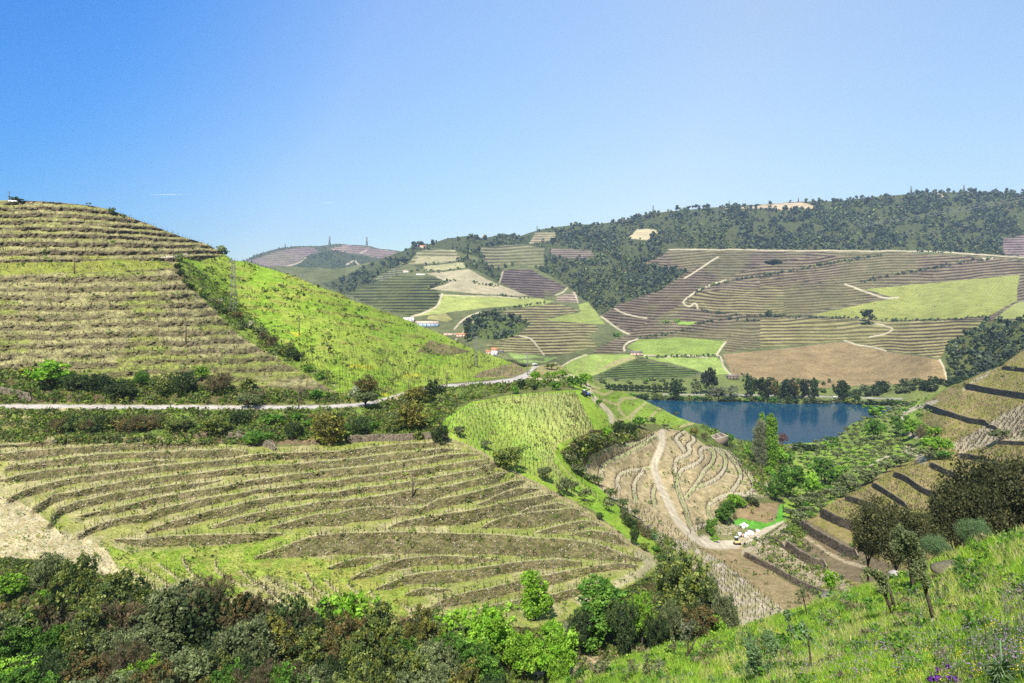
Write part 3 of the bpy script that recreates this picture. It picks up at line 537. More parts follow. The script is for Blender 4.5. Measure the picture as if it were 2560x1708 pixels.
# ---- knoll with brown terraces
KN = k8((80,520),(120,420),(180,340),(300,270),(480,230),(700,170),(860,80),(1000,50),(1180,80),(1300,120),(1430,160),(1560,240),(1700,270),(1850,400),(2000,500),(2100,640),(2090,780),(1850,790),(1690,790),(1560,850),(1530,1000),(1500,1080),(1290,1130),(1340,1240),(1500,1320),(1760,1300),(1800,1320),(2150,1600),(2400,1900),(2300,2050),(1800,2250),(1500,2100),(1200,1750),(1000,1480),(860,1250),(620,1000),(380,800),(240,680))
sl, m = area(KN, (204,184,138), .55, .35, .2, 16, 80, (184,168,120))
KT = [k8((110,520),(130,440),(180,360),(300,300),(450,240),(650,220),(860,130)),k8((290,600),(270,520),(310,450),(400,400),(600,300),(740,220),(860,140)),k8((470,720),(450,620),(480,560),(560,520),(700,500),(800,480)),k8((650,840),(630,700),(650,620),(700,560),(740,500)),k8((860,900),(840,800),(850,720),(870,700)),
 k8((1180,90),(1090,170),(1130,230),(1190,320)),k8((1270,130),(1280,190),(1220,240),(1240,300),(1200,340),(1100,390),(1080,480),(1090,600),(1110,720),(1150,830),(1200,960),(1240,1100),(1280,1200)),k8((1380,270),(1350,300),(1370,370),(1280,450),(1150,510),(1120,560),(1110,640)),
 k8((1400,260),(1480,290),(1500,360),(1480,430),(1400,510),(1340,620),(1280,700),(1190,810)),k8((1400,160),(1480,230),(1560,300),(1620,370),(1620,480),(1560,570),(1450,640),(1330,690)),k8((1560,270),(1640,330),(1720,410),(1770,490),(1790,580),(1740,680),(1690,740)),
 k8((1640,320),(1780,430),(1860,520),(1920,620),(1940,700),(1880,750)),k8((1420,160),(1620,290),(1850,430),(1980,540),(2050,640),(2090,760)),k8((2070,770),(1850,770),(1680,770),(1520,830),(1440,900),(1440,960),(1480,1050),(1300,1130))]
gk = smooth((fbm(g2.X, g2.Y, 50, 3, 82)-.45)/.12)
for p in KT:
    s_ = spline(p, 5); sl, mm = g2.line(s_, 5.5, 2); paint(g2, col2, (sl, mm), (204,192,156)); setw(Wt2, sl, mm, 2.0); setw(rgh, sl, mm, .15)
    sl, mm = g2.line(s_, 2.5, 2); k = (mm*gk[sl]*.7)[..., None]; col2[sl] = col2[sl]*(1-k)+lin((158,176,74))*k
KR = k8((930,90),(935,200),(900,300),(855,420),(860,520),(910,660),(1000,840),(1100,1050),(1220,1180),(1330,1270),(1450,1318),(1600,1310),(1760,1285),(1950,1220),(2150,1090),(2350,985),(2500,900),(2640,810))
# strip of vines running down to the lower right
area(k8((240,680),(400,760),(620,960),(880,1150),(1130,1280),(1250,1260),(1450,1360),(1700,1560),(2300,2050),(1800,2250),(1500,2100),(1200,1750),(1000,1480),(860,1250),(620,1000)), (206,192,160), 1.2, .35, .18, 16, 84, (180,172,120))
area([(1180,1340),(1820,1360),(1850,1370),(1880,1395),(1960,1450),(2060,1500),(2060,1530),(1990,1545),(1900,1480),(1800,1400),(1740,1365)][1:], (176,154,110), 1.2, .3, .2, 10, 85, (164,148,100))
paint(g2, col2, g2.line(spline(KR, 6), 8.5, 3), (222,208,178)); sl, mm = g2.line(spline(KR, 6), 9, 3); setw(Wt2, sl, mm, 1.3); setw(rgh, sl, mm, .12)
paint(g2, col2, g2.line(spline(KR, 6), 1.3, 2), (188,178,128), .5)
paint(g2, col2, g2.line([(1760,1350),(1800,1362),(1840,1360)], 12, 8), (226,212,182))
# ---- flat by the road
area([(1835,1285),(1850,1265),(1900,1258),(1945,1258),(1946,1280),(1935,1305),(1915,1312),(1880,1300),(1835,1292)], (164,142,100), 1.2, .2, .15, 14, 87)
area([(1830,1305),(1850,1296),(1915,1308),(1935,1303),(1950,1262),(1965,1262),(1962,1300),(1900,1325),(1860,1320),(1835,1312)], (108,182,52), 1.2, .3, .2, 14, 88)
area([(1795,1295),(1830,1300),(1840,1320),(1870,1325),(1840,1350),(1790,1352),(1765,1330),(1770,1300)], (150,150,92), 1.0, .8, .3, 10, 89)
area([(1905,1185),(1920,1180),(1950,1205),(1945,1220),(1925,1205)], (142,196,50), 1.0, .2)
# ---- olive slope
area([(1950,1112),(2040,1106),(2090,1098),(2130,1055),(2240,1015),(2300,1000),(2380,960),(2420,950),(2330,1010),(2290,1080),(2330,1130),(2230,1180),(2160,1230),(2060,1275),(2010,1310),(1960,1320),(1960,1250),(1990,1180),(1900,1140)], (150,182,58), .9, .5, .3, 16, 90, (138,156,72))
area([(1850,1101),(1950,1110),(1990,1112),(1960,1200),(1900,1200),(1830,1130),(1760,1110),(1700,1070),(1740,1058)], (128,150,60), .9, .8, .3, 16, 91, (112,124,60))
# ---- right slope with walls
area([(2310,1005),(2380,965),(2420,950),(2460,930),(2510,908),(2560,875),(2800,800),(2800,1500),(2300,1560),(2150,1470),(2050,1430),(2000,1400),(2005,1310),(2060,1270),(2120,1230),(2190,1190),(2240,1165),(2330,1135),(2300,1085)], (172,154,98), 1.1, .35, .22, 14, 94, (156,150,74))
area([(2375,1110),(2420,1090),(2500,1040),(2560,1010),(2800,950),(2800,1100),(2560,1100),(2480,1110),(2400,1135)], (206,190,150), 1.1, .3, .18, 14, 95)
area([(1995,1345),(2010,1295),(2140,1370),(2200,1400),(2300,1440),(2250,1480),(2080,1440),(1960,1380)], (142,126,94), .9, .6, .25, 14, 96)
area([(1880,1360),(1960,1320),(1990,1345),(1975,1365),(2060,1410),(2100,1440),(2150,1480),(2060,1490),(1990,1450),(1900,1395),(1870,1385)], (186,170,130), .7, 1.2, .3, 10, 97)
for p, w, cc in [(c8((200,760),(300,790),(380,840),(440,885),(520,925),(640,965)),4,(196,178,140)),(c8((350,950),(420,1000),(300,930),(200,870)),3,(204,188,148)),([(2340,1004),(2290,1020),(2262,1035),(2256,1060),(2268,1080),(2290,1092),(2320,1102)],5,(214,200,168)),([(2270,1125),(2290,1135),(2305,1150)],10,(208,196,160)),(c8((220,740),(100,830),(0,880)),6,(200,186,150)),([(2170,1165),(2200,1150),(2225,1140)],3,(210,200,160)),
  (k8((1700,640),(1900,640)),.1,(200,190,150)),([(1850,1108),(1950,1117),(2080,1112)],3,(150,140,120)),([(1400,935),(1465,962),(1480,990),(1500,1010),(1525,1035),(1530,1055)],6,(214,202,162)),([(2410,975),(2440,950),(2470,935),(2480,915),(2500,905)],3,(190,180,140)),([(2465,918),(2480,912)],5,(222,212,190))]:
    sl, m = paint(g2, col2, g2.line(spline(p, 6), w, 2), cc); setw(Wt2, sl, m, 1.3); setw(rgh, sl, m, .2)
# main road
RD = [(-240,1017),(0,1016),(200,1017),(450,1018),(650,1018.5),(850,1015),(930,1007),(990,990),(1050,975),(1150,962),(1230,956),(1280,951),(1305,944),(1322,932),(1336,918),(1350,912),(1400,908)]
RDW = [(p[0], p[1], w) for p, w in zip(RD, [5,5,5,5,4.5,4,4,3.5,3,3,3.4,6,7,5,4,4,4])]
sl, m = g2.line(spline(RDW, 6), soft=2); paint(g2, col2, (sl, m), (204,196,188)); setw(Wt2, sl, m, 1.6); rgh[sl] = rgh[sl]*(1-m)
area([(960,1000),(1000,985),(1040,972),(1060,990),(1010,1010)], (190,176,140), None, .4)
paint(g2, col2, g2.line(spline([(0,1060),(60,1045),(130,1028),(200,1022)], 6), 4), (196,182,132), .8)
area([(1350,905),(1400,905),(1420,930),(1400,940),(1340,935)], (166,156,104), None, .4)
paint(g2, col2, g2.line([(1320,945),(1380,950),(1430,945)], 3), (212,200,160), .8)
area([(1290,892),(1345,905),(1322,925),(1300,915)], (160,166,70), None, .4)
# woods floor
area([(-240,1400),(0,1395),(150,1400),(300,1450),(560,1530),(760,1560),(950,1590),(1180,1560),(1400,1575),(1640,1430),(1700,1400),(1760,1440),(1840,1560),(1900,1640),(2000,1720),(2600,1720),(2600,2000),(-240,2000)], (92,84,52), 1.0, 1.2, .35, 20, 99, (96,104,48))
area([(1250,1700),(1500,1620),(1600,1640),(1500,1690),(1400,1730),(1250,1760)], (188,170,128), None, .8)
# ---- dry-stone retaining walls: (top edge, height in px, label)
WALLS = [([(2505,914),(2560,920),(2640,930)],9,'topmost dry-stone wall of the right-hand slope, cut by the right edge'),([(2413,957),(2480,970),(2560,982),(2660,1000)],14,'long dark dry-stone wall second from the top on the right-hand slope'),
 ([(2311,1008),(2375,1029),(2433,1046),(2470,1050)],13,'dry-stone wall below the second one, ending at the pale vineyard on the right slope'),([(2466,1060),(2485,1064),(2499,1073)],8,'very short dry-stone wall at the edge of the pale vineyard'),
 ([(2495,1101),(2560,1104),(2660,1108)],8,'low dry-stone wall under the lone olive at the right edge'),([(2394,1132),(2430,1136),(2460,1143),(2499,1158)],13,'curving dry-stone wall above the dark grove, below the lone olive'),
 ([(2323,1153),(2361,1170),(2404,1189),(2450,1214)],15,'dry-stone wall starting beside the bright round trees and running to the dark grove'),([(2232,1177),(2265,1189),(2299,1213),(2337,1232),(2375,1252)],15,'S-curved dry-stone wall in the middle of the right-hand slope'),
 ([(2180,1203),(2213,1222),(2242,1241),(2268,1258)],14,'straight dry-stone wall starting next to the olive trees by the track, third of the lower walls'),([(2113,1237),(2146,1246),(2195,1264)],15,'short dry-stone wall above the tall wall with stone steps'),
 ([(2051,1268),(2084,1284),(2127,1301),(2165,1315),(2200,1335)],24,'tall dry-stone wall with projecting stone steps at its right end'),([(1998,1296),(2041,1323),(2075,1342),(2113,1363),(2145,1374)],25,'tall grass-topped dry-stone wall above the dirt track loop'),
 ([(1963,1349),(1994,1370),(2027,1389),(2068,1400)],25,'grass-topped dry-stone wall below the dirt track loop'),([(1860,1377),(1903,1399),(1932,1413),(1975,1437),(2013,1456),(2075,1480)],15,'lowest long dry-stone wall beside the tan ploughed strip'),
 ([(1926,1340),(1945,1350),(1964,1362)],12,'small broken dry-stone wall on the rubble heap by the white track'),
 ([(565,1080),(595,1084),(621,1092),(650,1096),(690,1110)],17,'broken dry-stone wall at the top of the middle field, left part'),([(868,1090),(935,1086),(1000,1085),(1080,1081),(1120,1084)],17,'long dark dry-stone wall at the top right of the middle terraced field'),
 ([(-60,966),(0,967),(40,975),(78,984)],22,'dark dry-stone wall above the road at the left edge')]
for P_, h_, l_ in WALLS:
    q = spline(P_, 5); sl, mm = g2.poly([(a, b+1) for a, b in q]+[(a, b+h_) for a, b in q[::-1]]); setw(Wt2, sl, mm, .06); setw(rgh, sl, mm, .1); paint(g2, col2, (sl, mm), (104,92,70))
L2 = integrate(g2, L2, Wt2, 1.5e-4, 26)
D2f = np.exp(L2)
def extra2(px, py, X, D):
    r = g2.sample(rgh, px, py); s = np.clip(D/150, .6, 3)
    n = (fbm(px, py*1.5, 7, 3, 201)-.5)*1.6+(fbm(px, py*1.2, 30, 2, 202)-.5)*1.2
    return n*r*s*.9
M_near = ground_mat('hillside_ground', .35, 3.2, .28, .42, .9, .25)
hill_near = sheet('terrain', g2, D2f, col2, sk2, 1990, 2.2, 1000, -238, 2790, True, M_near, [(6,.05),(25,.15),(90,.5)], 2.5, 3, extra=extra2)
def at2(px, py):
    px = np.asarray(px, float); py = np.asarray(py, float); D = g2.sample(D2f, px, py); D = D+extra2(px, py, 0, D)*.6; return world(px, py, D)
def at1(px, py):
    px = np.asarray(px, float); py = np.asarray(py, float); return world(px, py, g1.sample(D1f, px, py))
# ---------------------------------------------------------------- river and the plain below everything
mw, t, b = mat('river_water', .1, .28); b.inputs['Base Color'].default_value = (.005, .05, .105, 1)
tc = N(t, 'ShaderNodeTexCoord'); n = N(t, 'ShaderNodeTexNoise', Scale=.12, Detail=3.0); bp = N(t, 'ShaderNodeBump', Strength=.12, Distance=.12)
t.links.new(tc.outputs['Object'], n.inputs['Vector']); t.links.new(n.outputs[0], bp.inputs['Height']); t.links.new(bp.outputs[0], b.inputs['Normal'])
ob('river', mk_mesh('river', [(-700,380,ZR),(900,380,ZR),(900,900,ZR),(-700,900,ZR)], [[0,1,2,3]], None, mw), kind='structure')
mb_, t, b = mat('valley_ground'); b.inputs['Base Color'].default_value = (.12, .13, .06, 1)
tc = N(t, 'ShaderNodeTexCoord'); n = N(t, 'ShaderNodeTexNoise', Scale=.01, Detail=6.0); cr = N(t, 'ShaderNodeValToRGB'); cr.color_ramp.elements[0].color = (.06,.08,.03,1); cr.color_ramp.elements[1].color = (.2,.17,.1,1)
t.links.new(tc.outputs['Object'], n.inputs['Vector']); t.links.new(n.outputs[0], cr.inputs[0]); t.links.new(cr.outputs[0], b.inputs['Base Color'])
ob('ground', mk_mesh('ground', [(-9000,-3000,-140),(9000,-3000,-140),(9000,9000,-140),(-9000,9000,-140)], [[0,1,2,3]], None, mb_), kind='structure')
# ================================================================ GRASSY SLOPE WE STAND ON
g3 = Grid(900, 2800, 2.0, 1240, 1960, 2.0); g3.warp(2, 16, 19)
D3 = [(1300,1760,75),(1400,1710,70),(1500,1690,62),(1650,1640,64),(1850,1570,62),(1960,1535,60),(2060,1490,58),(2250,1445,52),(2400,1390,45),(2500,1345,40),(2560,1330,37),(1700,1700,44),(1500,1800,50),(2000,1700,25),(2200,1708,16.5),(2560,1708,8),(2560,1500,18),(2300,1550,32),(2100,1600,37),(1900,1640,43),(2560,1950,4.5),(2000,1950,12),(1500,1950,28),(2420,1600,17),(2450,1450,30),(2750,1500,15)]
L3 = coarse_tps(g3, D3); D3f = np.exp(L3)
col3 = np.zeros(g3.X.shape+(3,)); n3 = fbm(g3.X, g3.Y*1.3, 70, 4, 301)[..., None]; col3[:] = lin((134,164,54))*(1-n3)+lin((160,158,84))*n3
k = smooth((fbm(g3.X, g3.Y*1.4, 60, 4, 302)-.5)/.1)[..., None]*.85; col3 = col3*(1-k)+lin((150,132,84))*k
SK3 = [(900,1960),(1180,1800),(1330,1740),(1400,1708),(1450,1694),(1560,1645),(1650,1622),(1750,1603),(1850,1572),(1960,1540),(2030,1520),(2060,1490),(2120,1488),(2150,1475),(2250,1448),(2290,1432),(2330,1405),(2400,1388),(2440,1355),(2500,1348),(2560,1325),(2800,1280)]
sk3 = skyfun(SK3)
def extra3(px, py, X, D): return (fbm(X*1.0, D, 3.0, 4, 310)-.5)*2.2*np.clip(D/25, .2, 1.5)
M_slope = ground_mat('grassy_slope', .8, 6.0, .3, .45, .8, .1)
hill_here = sheet('grassy_slope', g3, D3f, col3, sk3, 1950, 4.0, 330, 1000, 2790, True, M_slope, [(4,.1),(14,.2),(50,.35),(40,.6)], 5, 4, extra=extra3)
def at3(px, py):
    px = np.asarray(px, float); py = np.asarray(py, float); D = g3.sample(D3f, px, py); D = D+extra3(px, py, (px-PX0)/F*D, D); return world(px, py, D)
#@@OBJECTS

# ---------------------------------------------------------------- the air between here and the far hills
mh = bpy.data.materials.new('haze'); mh.use_nodes = True; t = mh.node_tree; t.nodes.clear()
o_ = N(t, 'ShaderNodeOutputMaterial'); v_ = N(t, 'ShaderNodeVolumePrincipled'); v_.inputs['Density'].default_value = .0001; v_.inputs['Color'].default_value = (.58, .76, 1, 1); v_.inputs['Anisotropy'].default_value = .3
t.links.new(v_.outputs[0], o_.inputs['Volume'])
hz = MB().box((0, 1950, 200), (7000, 5000, 720))
HAZE = ob('haze', hz.mesh('haze', mh), kind='stuff')
# ================================================================ PLANTS
M_LEAF = leaf_mat('foliage', .42); M_FAR = leaf_mat('distant_foliage', .15)
M_BARK = simple('bark', (.07, .055, .04), .9, .3, 6, bump=.5); M_BARKP = simple('pale_bark', (.2, .18, .15), .9, .3, 6, bump=.5)
M_POST = simple('weathered_post', (.055, .045, .035), .9, .3, 4)
def leaves(r, n, lobes, leaf, cols, clump=10, shell=.55, squash=.8, twig=False):
    """leaf-sized faces gathered in clumps through the crown's lobes"""
    lb = np.array(lobes, float); w = lb[:, 3]**2; w /= w.sum(); nc = max(4, n//clump)
    li = r.choice(len(lb), nc, p=w); d = r.normal(size=(nc, 3)); d /= np.linalg.norm(d, axis=1)[:, None]
    rad = lb[li, 3]*(shell+(1.05-shell)*r.random(nc)**.6); cen = lb[li, :3]+d*rad[:, None]*np.array([1, 1, squash])
    ci = r.integers(0, nc, n); sg = lb[li[ci], 3][:, None]*.16
    p = cen[ci]+r.normal(size=(n, 3))*sg
    a = r.normal(size=(n, 3)); a /= np.linalg.norm(a, axis=1)[:, None]
    if twig: a = d[ci]*1.2+r.normal(size=(n, 3))*.45; a /= np.linalg.norm(a, axis=1)[:, None]
    b = np.cross(a, r.normal(size=(n, 3))); b /= np.linalg.norm(b, axis=1)[:, None]
    s = leaf*(.6+.8*r.random(n))[:, None]; bw = .18 if twig else .75
    V = np.stack([p-a*s, p-b*s*bw, p+a*s, p+b*s*bw], 1)
    cl = np.array(cols, float); cc = cl[r.choice(len(cl), nc, p=None)]*(.7+.6*r.random(nc))[:, None]; c = cc[ci]*(.8+.4*r.random(n))[:, None]
    return V.reshape(-1, 3), np.repeat(c, 4, 0)
G_ = dict(
 lime=[(.20,.36,.03),(.15,.30,.025),(.26,.42,.05)], green=[(.10,.21,.03),(.07,.16,.025),(.15,.27,.04)], oak=[(.24,.27,.08),(.10,.14,.04),(.18,.21,.04),(.06,.09,.03)],
 yellow=[(.26,.26,.05),(.17,.16,.04),(.10,.10,.03)], brown=[(.16,.12,.07),(.10,.09,.05),(.12,.13,.05),(.19,.14,.08)], rust=[(.19,.14,.05),(.12,.10,.04),(.10,.13,.04)], olive=[(.17,.20,.085),(.12,.15,.065),(.21,.24,.12)],
 dark=[(.05,.085,.03),(.035,.06,.022),(.08,.12,.035)], pine=[(.035,.055,.028),(.05,.07,.035)], white=[(.42,.42,.32),(.16,.2,.1),(.3,.32,.2)], greytwig=[(.22,.23,.15),(.16,.19,.12)], red=[(.24,.10,.10),(.17,.08,.07)], sage=[(.14,.23,.10),(.19,.28,.13)])
G_['grove'] = [(.075,.08,.03),(.05,.06,.025),(.11,.11,.045)]; NM2 = 1
_P = {}
def crown_mesh(kind, shape, lod, v):
    k = (kind, shape, lod, v)
    if k in _P: return _P[k]
    r = np.random.default_rng(abs(hash((kind, shape)) % 1)+len(_P)*31+v)
    n = {4: 17000, 3: 7500, 2: 2600, 1: 480, 0: 100}[lod]; lf = {4: .0105, 3: .0165, 2: .028, 1: .06, 0: .13}[lod]
    if shape == 'round': lobes = [(0,0,.58,.24)]+[(.31*math.cos(a)*(.7+.5*r.random()), .31*math.sin(a)*(.7+.5*r.random()), .36+.42*r.random(), .11+.10*r.random()) for a in np.linspace(0, 6.3, 13)[:-1]+r.random()]+[(.15*r.normal(), .15*r.normal(), .8+.06*r.random(), .10+.05*r.random()) for _ in range(4)]
    elif shape == 'wide': lobes = [(.36*math.cos(a)*(.5+.6*r.random()), .36*math.sin(a)*(.5+.6*r.random()), .6+.22*r.random(), .15+.09*r.random()) for a in np.linspace(0, 6.3, 11)[:-1]+r.random()]+[(0,0,.72,.22)]
    elif shape == 'bush': lobes = [(.32*math.cos(a)*(.4+.6*r.random()), .32*math.sin(a)*(.4+.6*r.random()), .28+.42*r.random(), .2+.12*r.random()) for a in np.linspace(0, 6.3, 10)[:-1]+r.random()]+[(0,0,.4,.34)]
    elif shape == 'tall': lobes = [(.10*r.normal(), .10*r.normal(), z, .13+.07*r.random()) for z in np.linspace(.3, .88, 8)]+[(.16*r.normal(), .16*r.normal(), z, .1) for z in np.linspace(.4, .8, 5)]
    elif shape == 'poplar': lobes = [(.018*r.normal(), .018*r.normal(), z, .075+.055*math.sin(pi*min(1, (z+.08)*.9))) for z in np.linspace(.1, .92, 16)]
    elif shape == 'sparse': lobes = [(.22*r.normal(), .22*r.normal(), .55+.38*r.random(), .06+.06*r.random()) for _ in range(12)]
    if shape == 'sparse': n = int(n*.42)
    if shape == 'poplar': n = int(n*2.6)
    tw = kind in ('brown', 'greytwig', 'red'); 
    if tw: n = int(n*1.3)
    V, c = leaves(r, n, lobes, lf*1.18*(1.35 if tw else 1)*(.62 if shape == 'poplar' else 1), G_[kind], 30 if lod >= 3 else 16 if lod == 2 else 5, .62, .9, tw)
    V[:, 2] = np.clip(V[:, 2], .01, 1.06)
    _P[k] = (mk_mesh(kind+'_crown', V, np.arange(len(V)).reshape(-1, 4), c, M_LEAF), lobes); return _P[k]
_T = {}
def trunk_mesh(kind, shape, lod, v, lobes, pale):
    k = (kind, shape, lod > 0, v, pale)
    if k in _T: return _T[k]
    r = np.random.default_rng(v+5); m = MB(); R = .028 if shape != 'poplar' else .014; top = {'round': .5, 'wide': .42, 'bush': .35, 'tall': .75, 'poplar': .85, 'sparse': .55}[shape]
    cx, cy_ = .03*r.normal(), .03*r.normal()
    m.tube([(0,0,-.06),(cx*.4,cy_*.4,top*.35),(cx,cy_,top*.7),(cx*1.3,cy_*1.3,top)], [R*1.35, R, R*.8, R*.5], 7)
    if lod > 0:
        for q in lobes[:: 1 if lod > 1 else 2]:
            z0 = top*(.45+.5*r.random()); p0 = np.array([cx, cy_, z0]); p1 = np.array(q[:3])
            m.tube([p0, (p0+p1)/2+r.normal(size=3)*.03+np.array([0,0,.02]), p1, p1+(p1-p0)*.25], [R*.5, R*.35, R*.18, R*.08], 5)
    _T[k] = m.mesh('trunk', M_BARKP if pale else M_BARK, True); return _T[k]
NAMES = dict(lime='broadleaf_tree', green='broadleaf_tree', oak='oak_tree', yellow='flowering_tree', brown='budding_tree', rust='budding_tree', olive='olive_tree', dark='evergreen_tree', pine='pine_tree', white='blossoming_tree', greytwig='bare_tree', red='bare_tree', sage='grey_tree', grove='evergreen_tree')
cnt = [0]
def plant(kind, shape, loc, H, Wd=None, label=None, cat=None, group=None, lod=1, name=None, trunk=True, rz=None, pale=False, lean=0):
    cnt[0] += 1; v = cnt[0] % (3 if lod > 1 else 2); Wd = Wd or H; s = Wd/(.98 if shape in ('wide', 'bush') else .85 if shape == 'round' else .5 if shape == 'tall' else .26 if shape == 'poplar' else .8)
    me, lobes = crown_mesh(kind, shape, lod, v); rz = random.random()*6.28 if rz is None else rz
    if not trunk:
        o = ob(name or 'shrub', me, None, loc, label, cat or 'shrub', group); o.scale = (s, s, H); o.rotation_euler = (0, lean, rz); return o
    o = thing(name or NAMES[kind], loc); tag(o, label, cat or 'tree', group); o.scale = (s, s, H); o.rotation_euler = (0, lean, rz)
    part('trunk', trunk_mesh(kind, shape, lod, v, lobes, pale), o); part('crown', me, o); return o
def P(kind, shape, px, pyb, hpx, wpx, label=None, group=None, at=None, **kw):
    at = at or at2; loc = at(px, pyb); k = loc[1]/F; lod = kw.pop('lod', 3 if hpx > 95 else 2 if hpx > 34 else 1 if hpx > 14 else 0)
    loc[2] -= .01*hpx*k
    return plant(kind, shape, tuple(loc), hpx*k, wpx*k, label, kw.pop('cat', None), group, lod, **kw)
# ---- trees along the foot of the left hill and the road
for a in [('lime','round',127,972,74,92,'bright lime-green round tree above the road at the far left'),('dark','bush',185,975,44,70,'dark evergreen shrub right of the lime-green round tree',0),('dark','bush',245,978,48,72,'broad dark shrub above the road between the lime-green tree and a small green bush',0),('green','bush',352,965,44,40,'small fresh green bush above the dark road bank',0),
 ('oak','bush',408,988,54,64,'pale green bush with light leaf tips above the road bank',0),('dark','bush',462,985,62,66,'dark shrub above the road under a small lime-green tree',0),('lime','round',503,950,36,36,'small lime-green tree peeking over dark shrubs above the road'),('brown','bush',548,984,58,70,'brown twiggy bush above the road, left of the first grey olive',0),
 ('olive','wide',622,1020,36,56,'grey olive tree standing at the road edge left of the utility pole'),('dark','bush',300,990,40,80,'low dark shrub mass on the road bank, left of the pale bush',0),('oak','bush',620,975,34,44,'olive-yellow bush on the bank behind the first grey olive',0),('yellow','bush',70,945,34,50,'low dull brown-yellow scrub above the wall at the left edge',0),
 ('green','bush',790,1000,32,46,'low green bush above the road between utility pole and brown bush',0),('brown','bush',640,1000,26,60,'brown twiggy scrub on the bank just above the road',0),('rust','bush',912,985,55,58,'rust-brown ball-shaped bush on the bank above the road bend',0),('white','bush',884,992,28,28,'small white-blossomed bush left of the rust-brown ball-shaped bush',0),
 ('olive','wide',914,1020,40,58,'grey-green olive tree at the road bend in front of the rust-brown bush'),('dark','round',1088,1004,58,46,'dark evergreen tree beside the road, right of the yellowish bush'),('yellow','bush',1045,1008,44,66,'yellowish flowering bush in the inner road bend',0),('yellow','bush',1028,1078,84,92,'large brown-yellow flowering bush below the road bend',0),
 ('yellow','bush',826,1114,92,92,'large yellow-green flowering bush below the road, left of a shaded green hollow',0),('oak','bush',978,1082,52,42,'pale leafy bush at the top of the stone wall, left of the big brown-yellow bush',0),('olive','bush',990,1062,36,42,'grey olive bush behind the pale leafy one below the road bend',0),('dark','bush',900,1085,48,56,'dark green shaded bush in the hollow below the olive at the road bend',0),
 ('dark','bush',1098,1104,46,44,'dark green bush at the right end of the long stone wall',0),('oak','bush',1268,1176,66,72,'round pale-tipped bush on the right edge of the terraced field',0),('olive','wide',1148,1092,26,32,'small grey olive by the corner of the green vineyard'),('olive','wide',1215,1125,26,28,'small grey olive left of the round pale-tipped bush'),
 ('oak','bush',535,1090,56,62,'yellow-leaved bush standing before the wall at the top of the field',0),('dark','bush',600,1060,40,50,'dark green bush below the road under the first grey olive',0),('green','bush',680,1060,30,60,'low mid-green bush on the bank below the road',0),('dark','bush',735,1095,46,50,'dark grey-green bush left of the large yellow-green one',0),
 ('green','bush',640,1105,36,70,'pale green low bush behind the field wall',0),('rust','bush',790,1050,20,30,'small rusty scrub below the road edge',0),('oak','bush',1046,1100,26,30,'small pale bush hiding the middle of the long stone wall',0)]:
    P(*a[:6], a[6], **({'trunk': False} if len(a) > 7 else {}))
for i in range(26):
    x = 150+i*12.5+random.uniform(-5, 5); P(random.choice(['brown','rust','dark','dark','oak','brown']), 'bush', x, 1078+random.uniform(-10, 8), random.uniform(28, 42), random.uniform(34, 50), 'brown and dark green scrub bush in the dense belt just below the road', 'scrub belt below the road', trunk=False)
for i in range(16):
    x = 560+i*34+random.uniform(-12, 12); P(random.choice(['green','dark','oak','green']), 'bush', x, 1062+random.uniform(-16, 16), random.uniform(14, 24), random.uniform(24, 40), 'low green shrub on the sunny bank under the road', 'low shrubs under the road', trunk=False)
HB = [(448,655,26,22,'olive'),(447,672,18,22,'dark'),(452,690,16,24,'dark'),(463,708,14,16,'olive'),(478,722,14,20,'dark'),(510,745,14,26,'dark'),(527,758,16,22,'olive'),(548,760,18,22,'white'),(546,778,18,24,'dark'),(565,785,20,24,'dark'),(592,800,26,30,'rust'),(608,818,18,28,'dark'),(624,822,22,24,'white'),(606,826,16,20,'olive'),(650,836,24,32,'olive'),(656,852,26,32,'brown'),(684,868,34,34,'brown'),(700,885,26,30,'dark'),(716,892,36,40,'oak'),(740,902,36,44,'dark'),(724,880,30,30,'oak'),(560,705,10,14,'dark'),(770,930,16,30,'green'),(800,950,18,30,'green')]
for (x, y, h, w, k_) in HB: P(k_, 'bush', x, y, h, w, dict(white='small white-blossomed shrub in the hedge between the brown and the green hillside', rust='rusty brown shrub in the hedge between the brown and the green hillside', brown='dark brown shrub in the hedge between the brown and the green hillside').get(k_, 'green shrub in the hedge between the brown and the green hillside'), {'white':'white shrubs of the hillside hedge','brown':'brown shrubs of the hillside hedge'}.get(k_, None if k_ == 'rust' else 'green shrubs of the hillside hedge'), trunk=False)
P('olive','round',279,536,18,17,'first lone small tree on the skyline of the brown hill'); P('dark','bush',279,537,6,24,'dark low shrub under the first skyline tree',trunk=False); P('olive','round',310,546,11,12,'second, smaller lone tree on the skyline of the brown hill'); P('greytwig','sparse',222,518,12,14,'tiny leafless tree on the skyline of the brown hill')
P('olive','bush',553,635,24,26,'grey shrub on the skyline where the brown and green hills meet',trunk=False); P('dark','bush',566,638,13,16,'small dark shrub right of the grey skyline shrub',trunk=False); P('dark','bush',42,503,11,34,'low dark bush on the hilltop at the far left',trunk=False)
P('olive','sparse',822,882,22,20,'thin grey olive alone on the green hillside'); P('dark','bush',760,740,9,9,'tiny round shrub on the upper green hillside',trunk=False); P('dark','bush',797,720,9,9,'tiny dark shrub on the upper green hillside near the skyline',trunk=False)
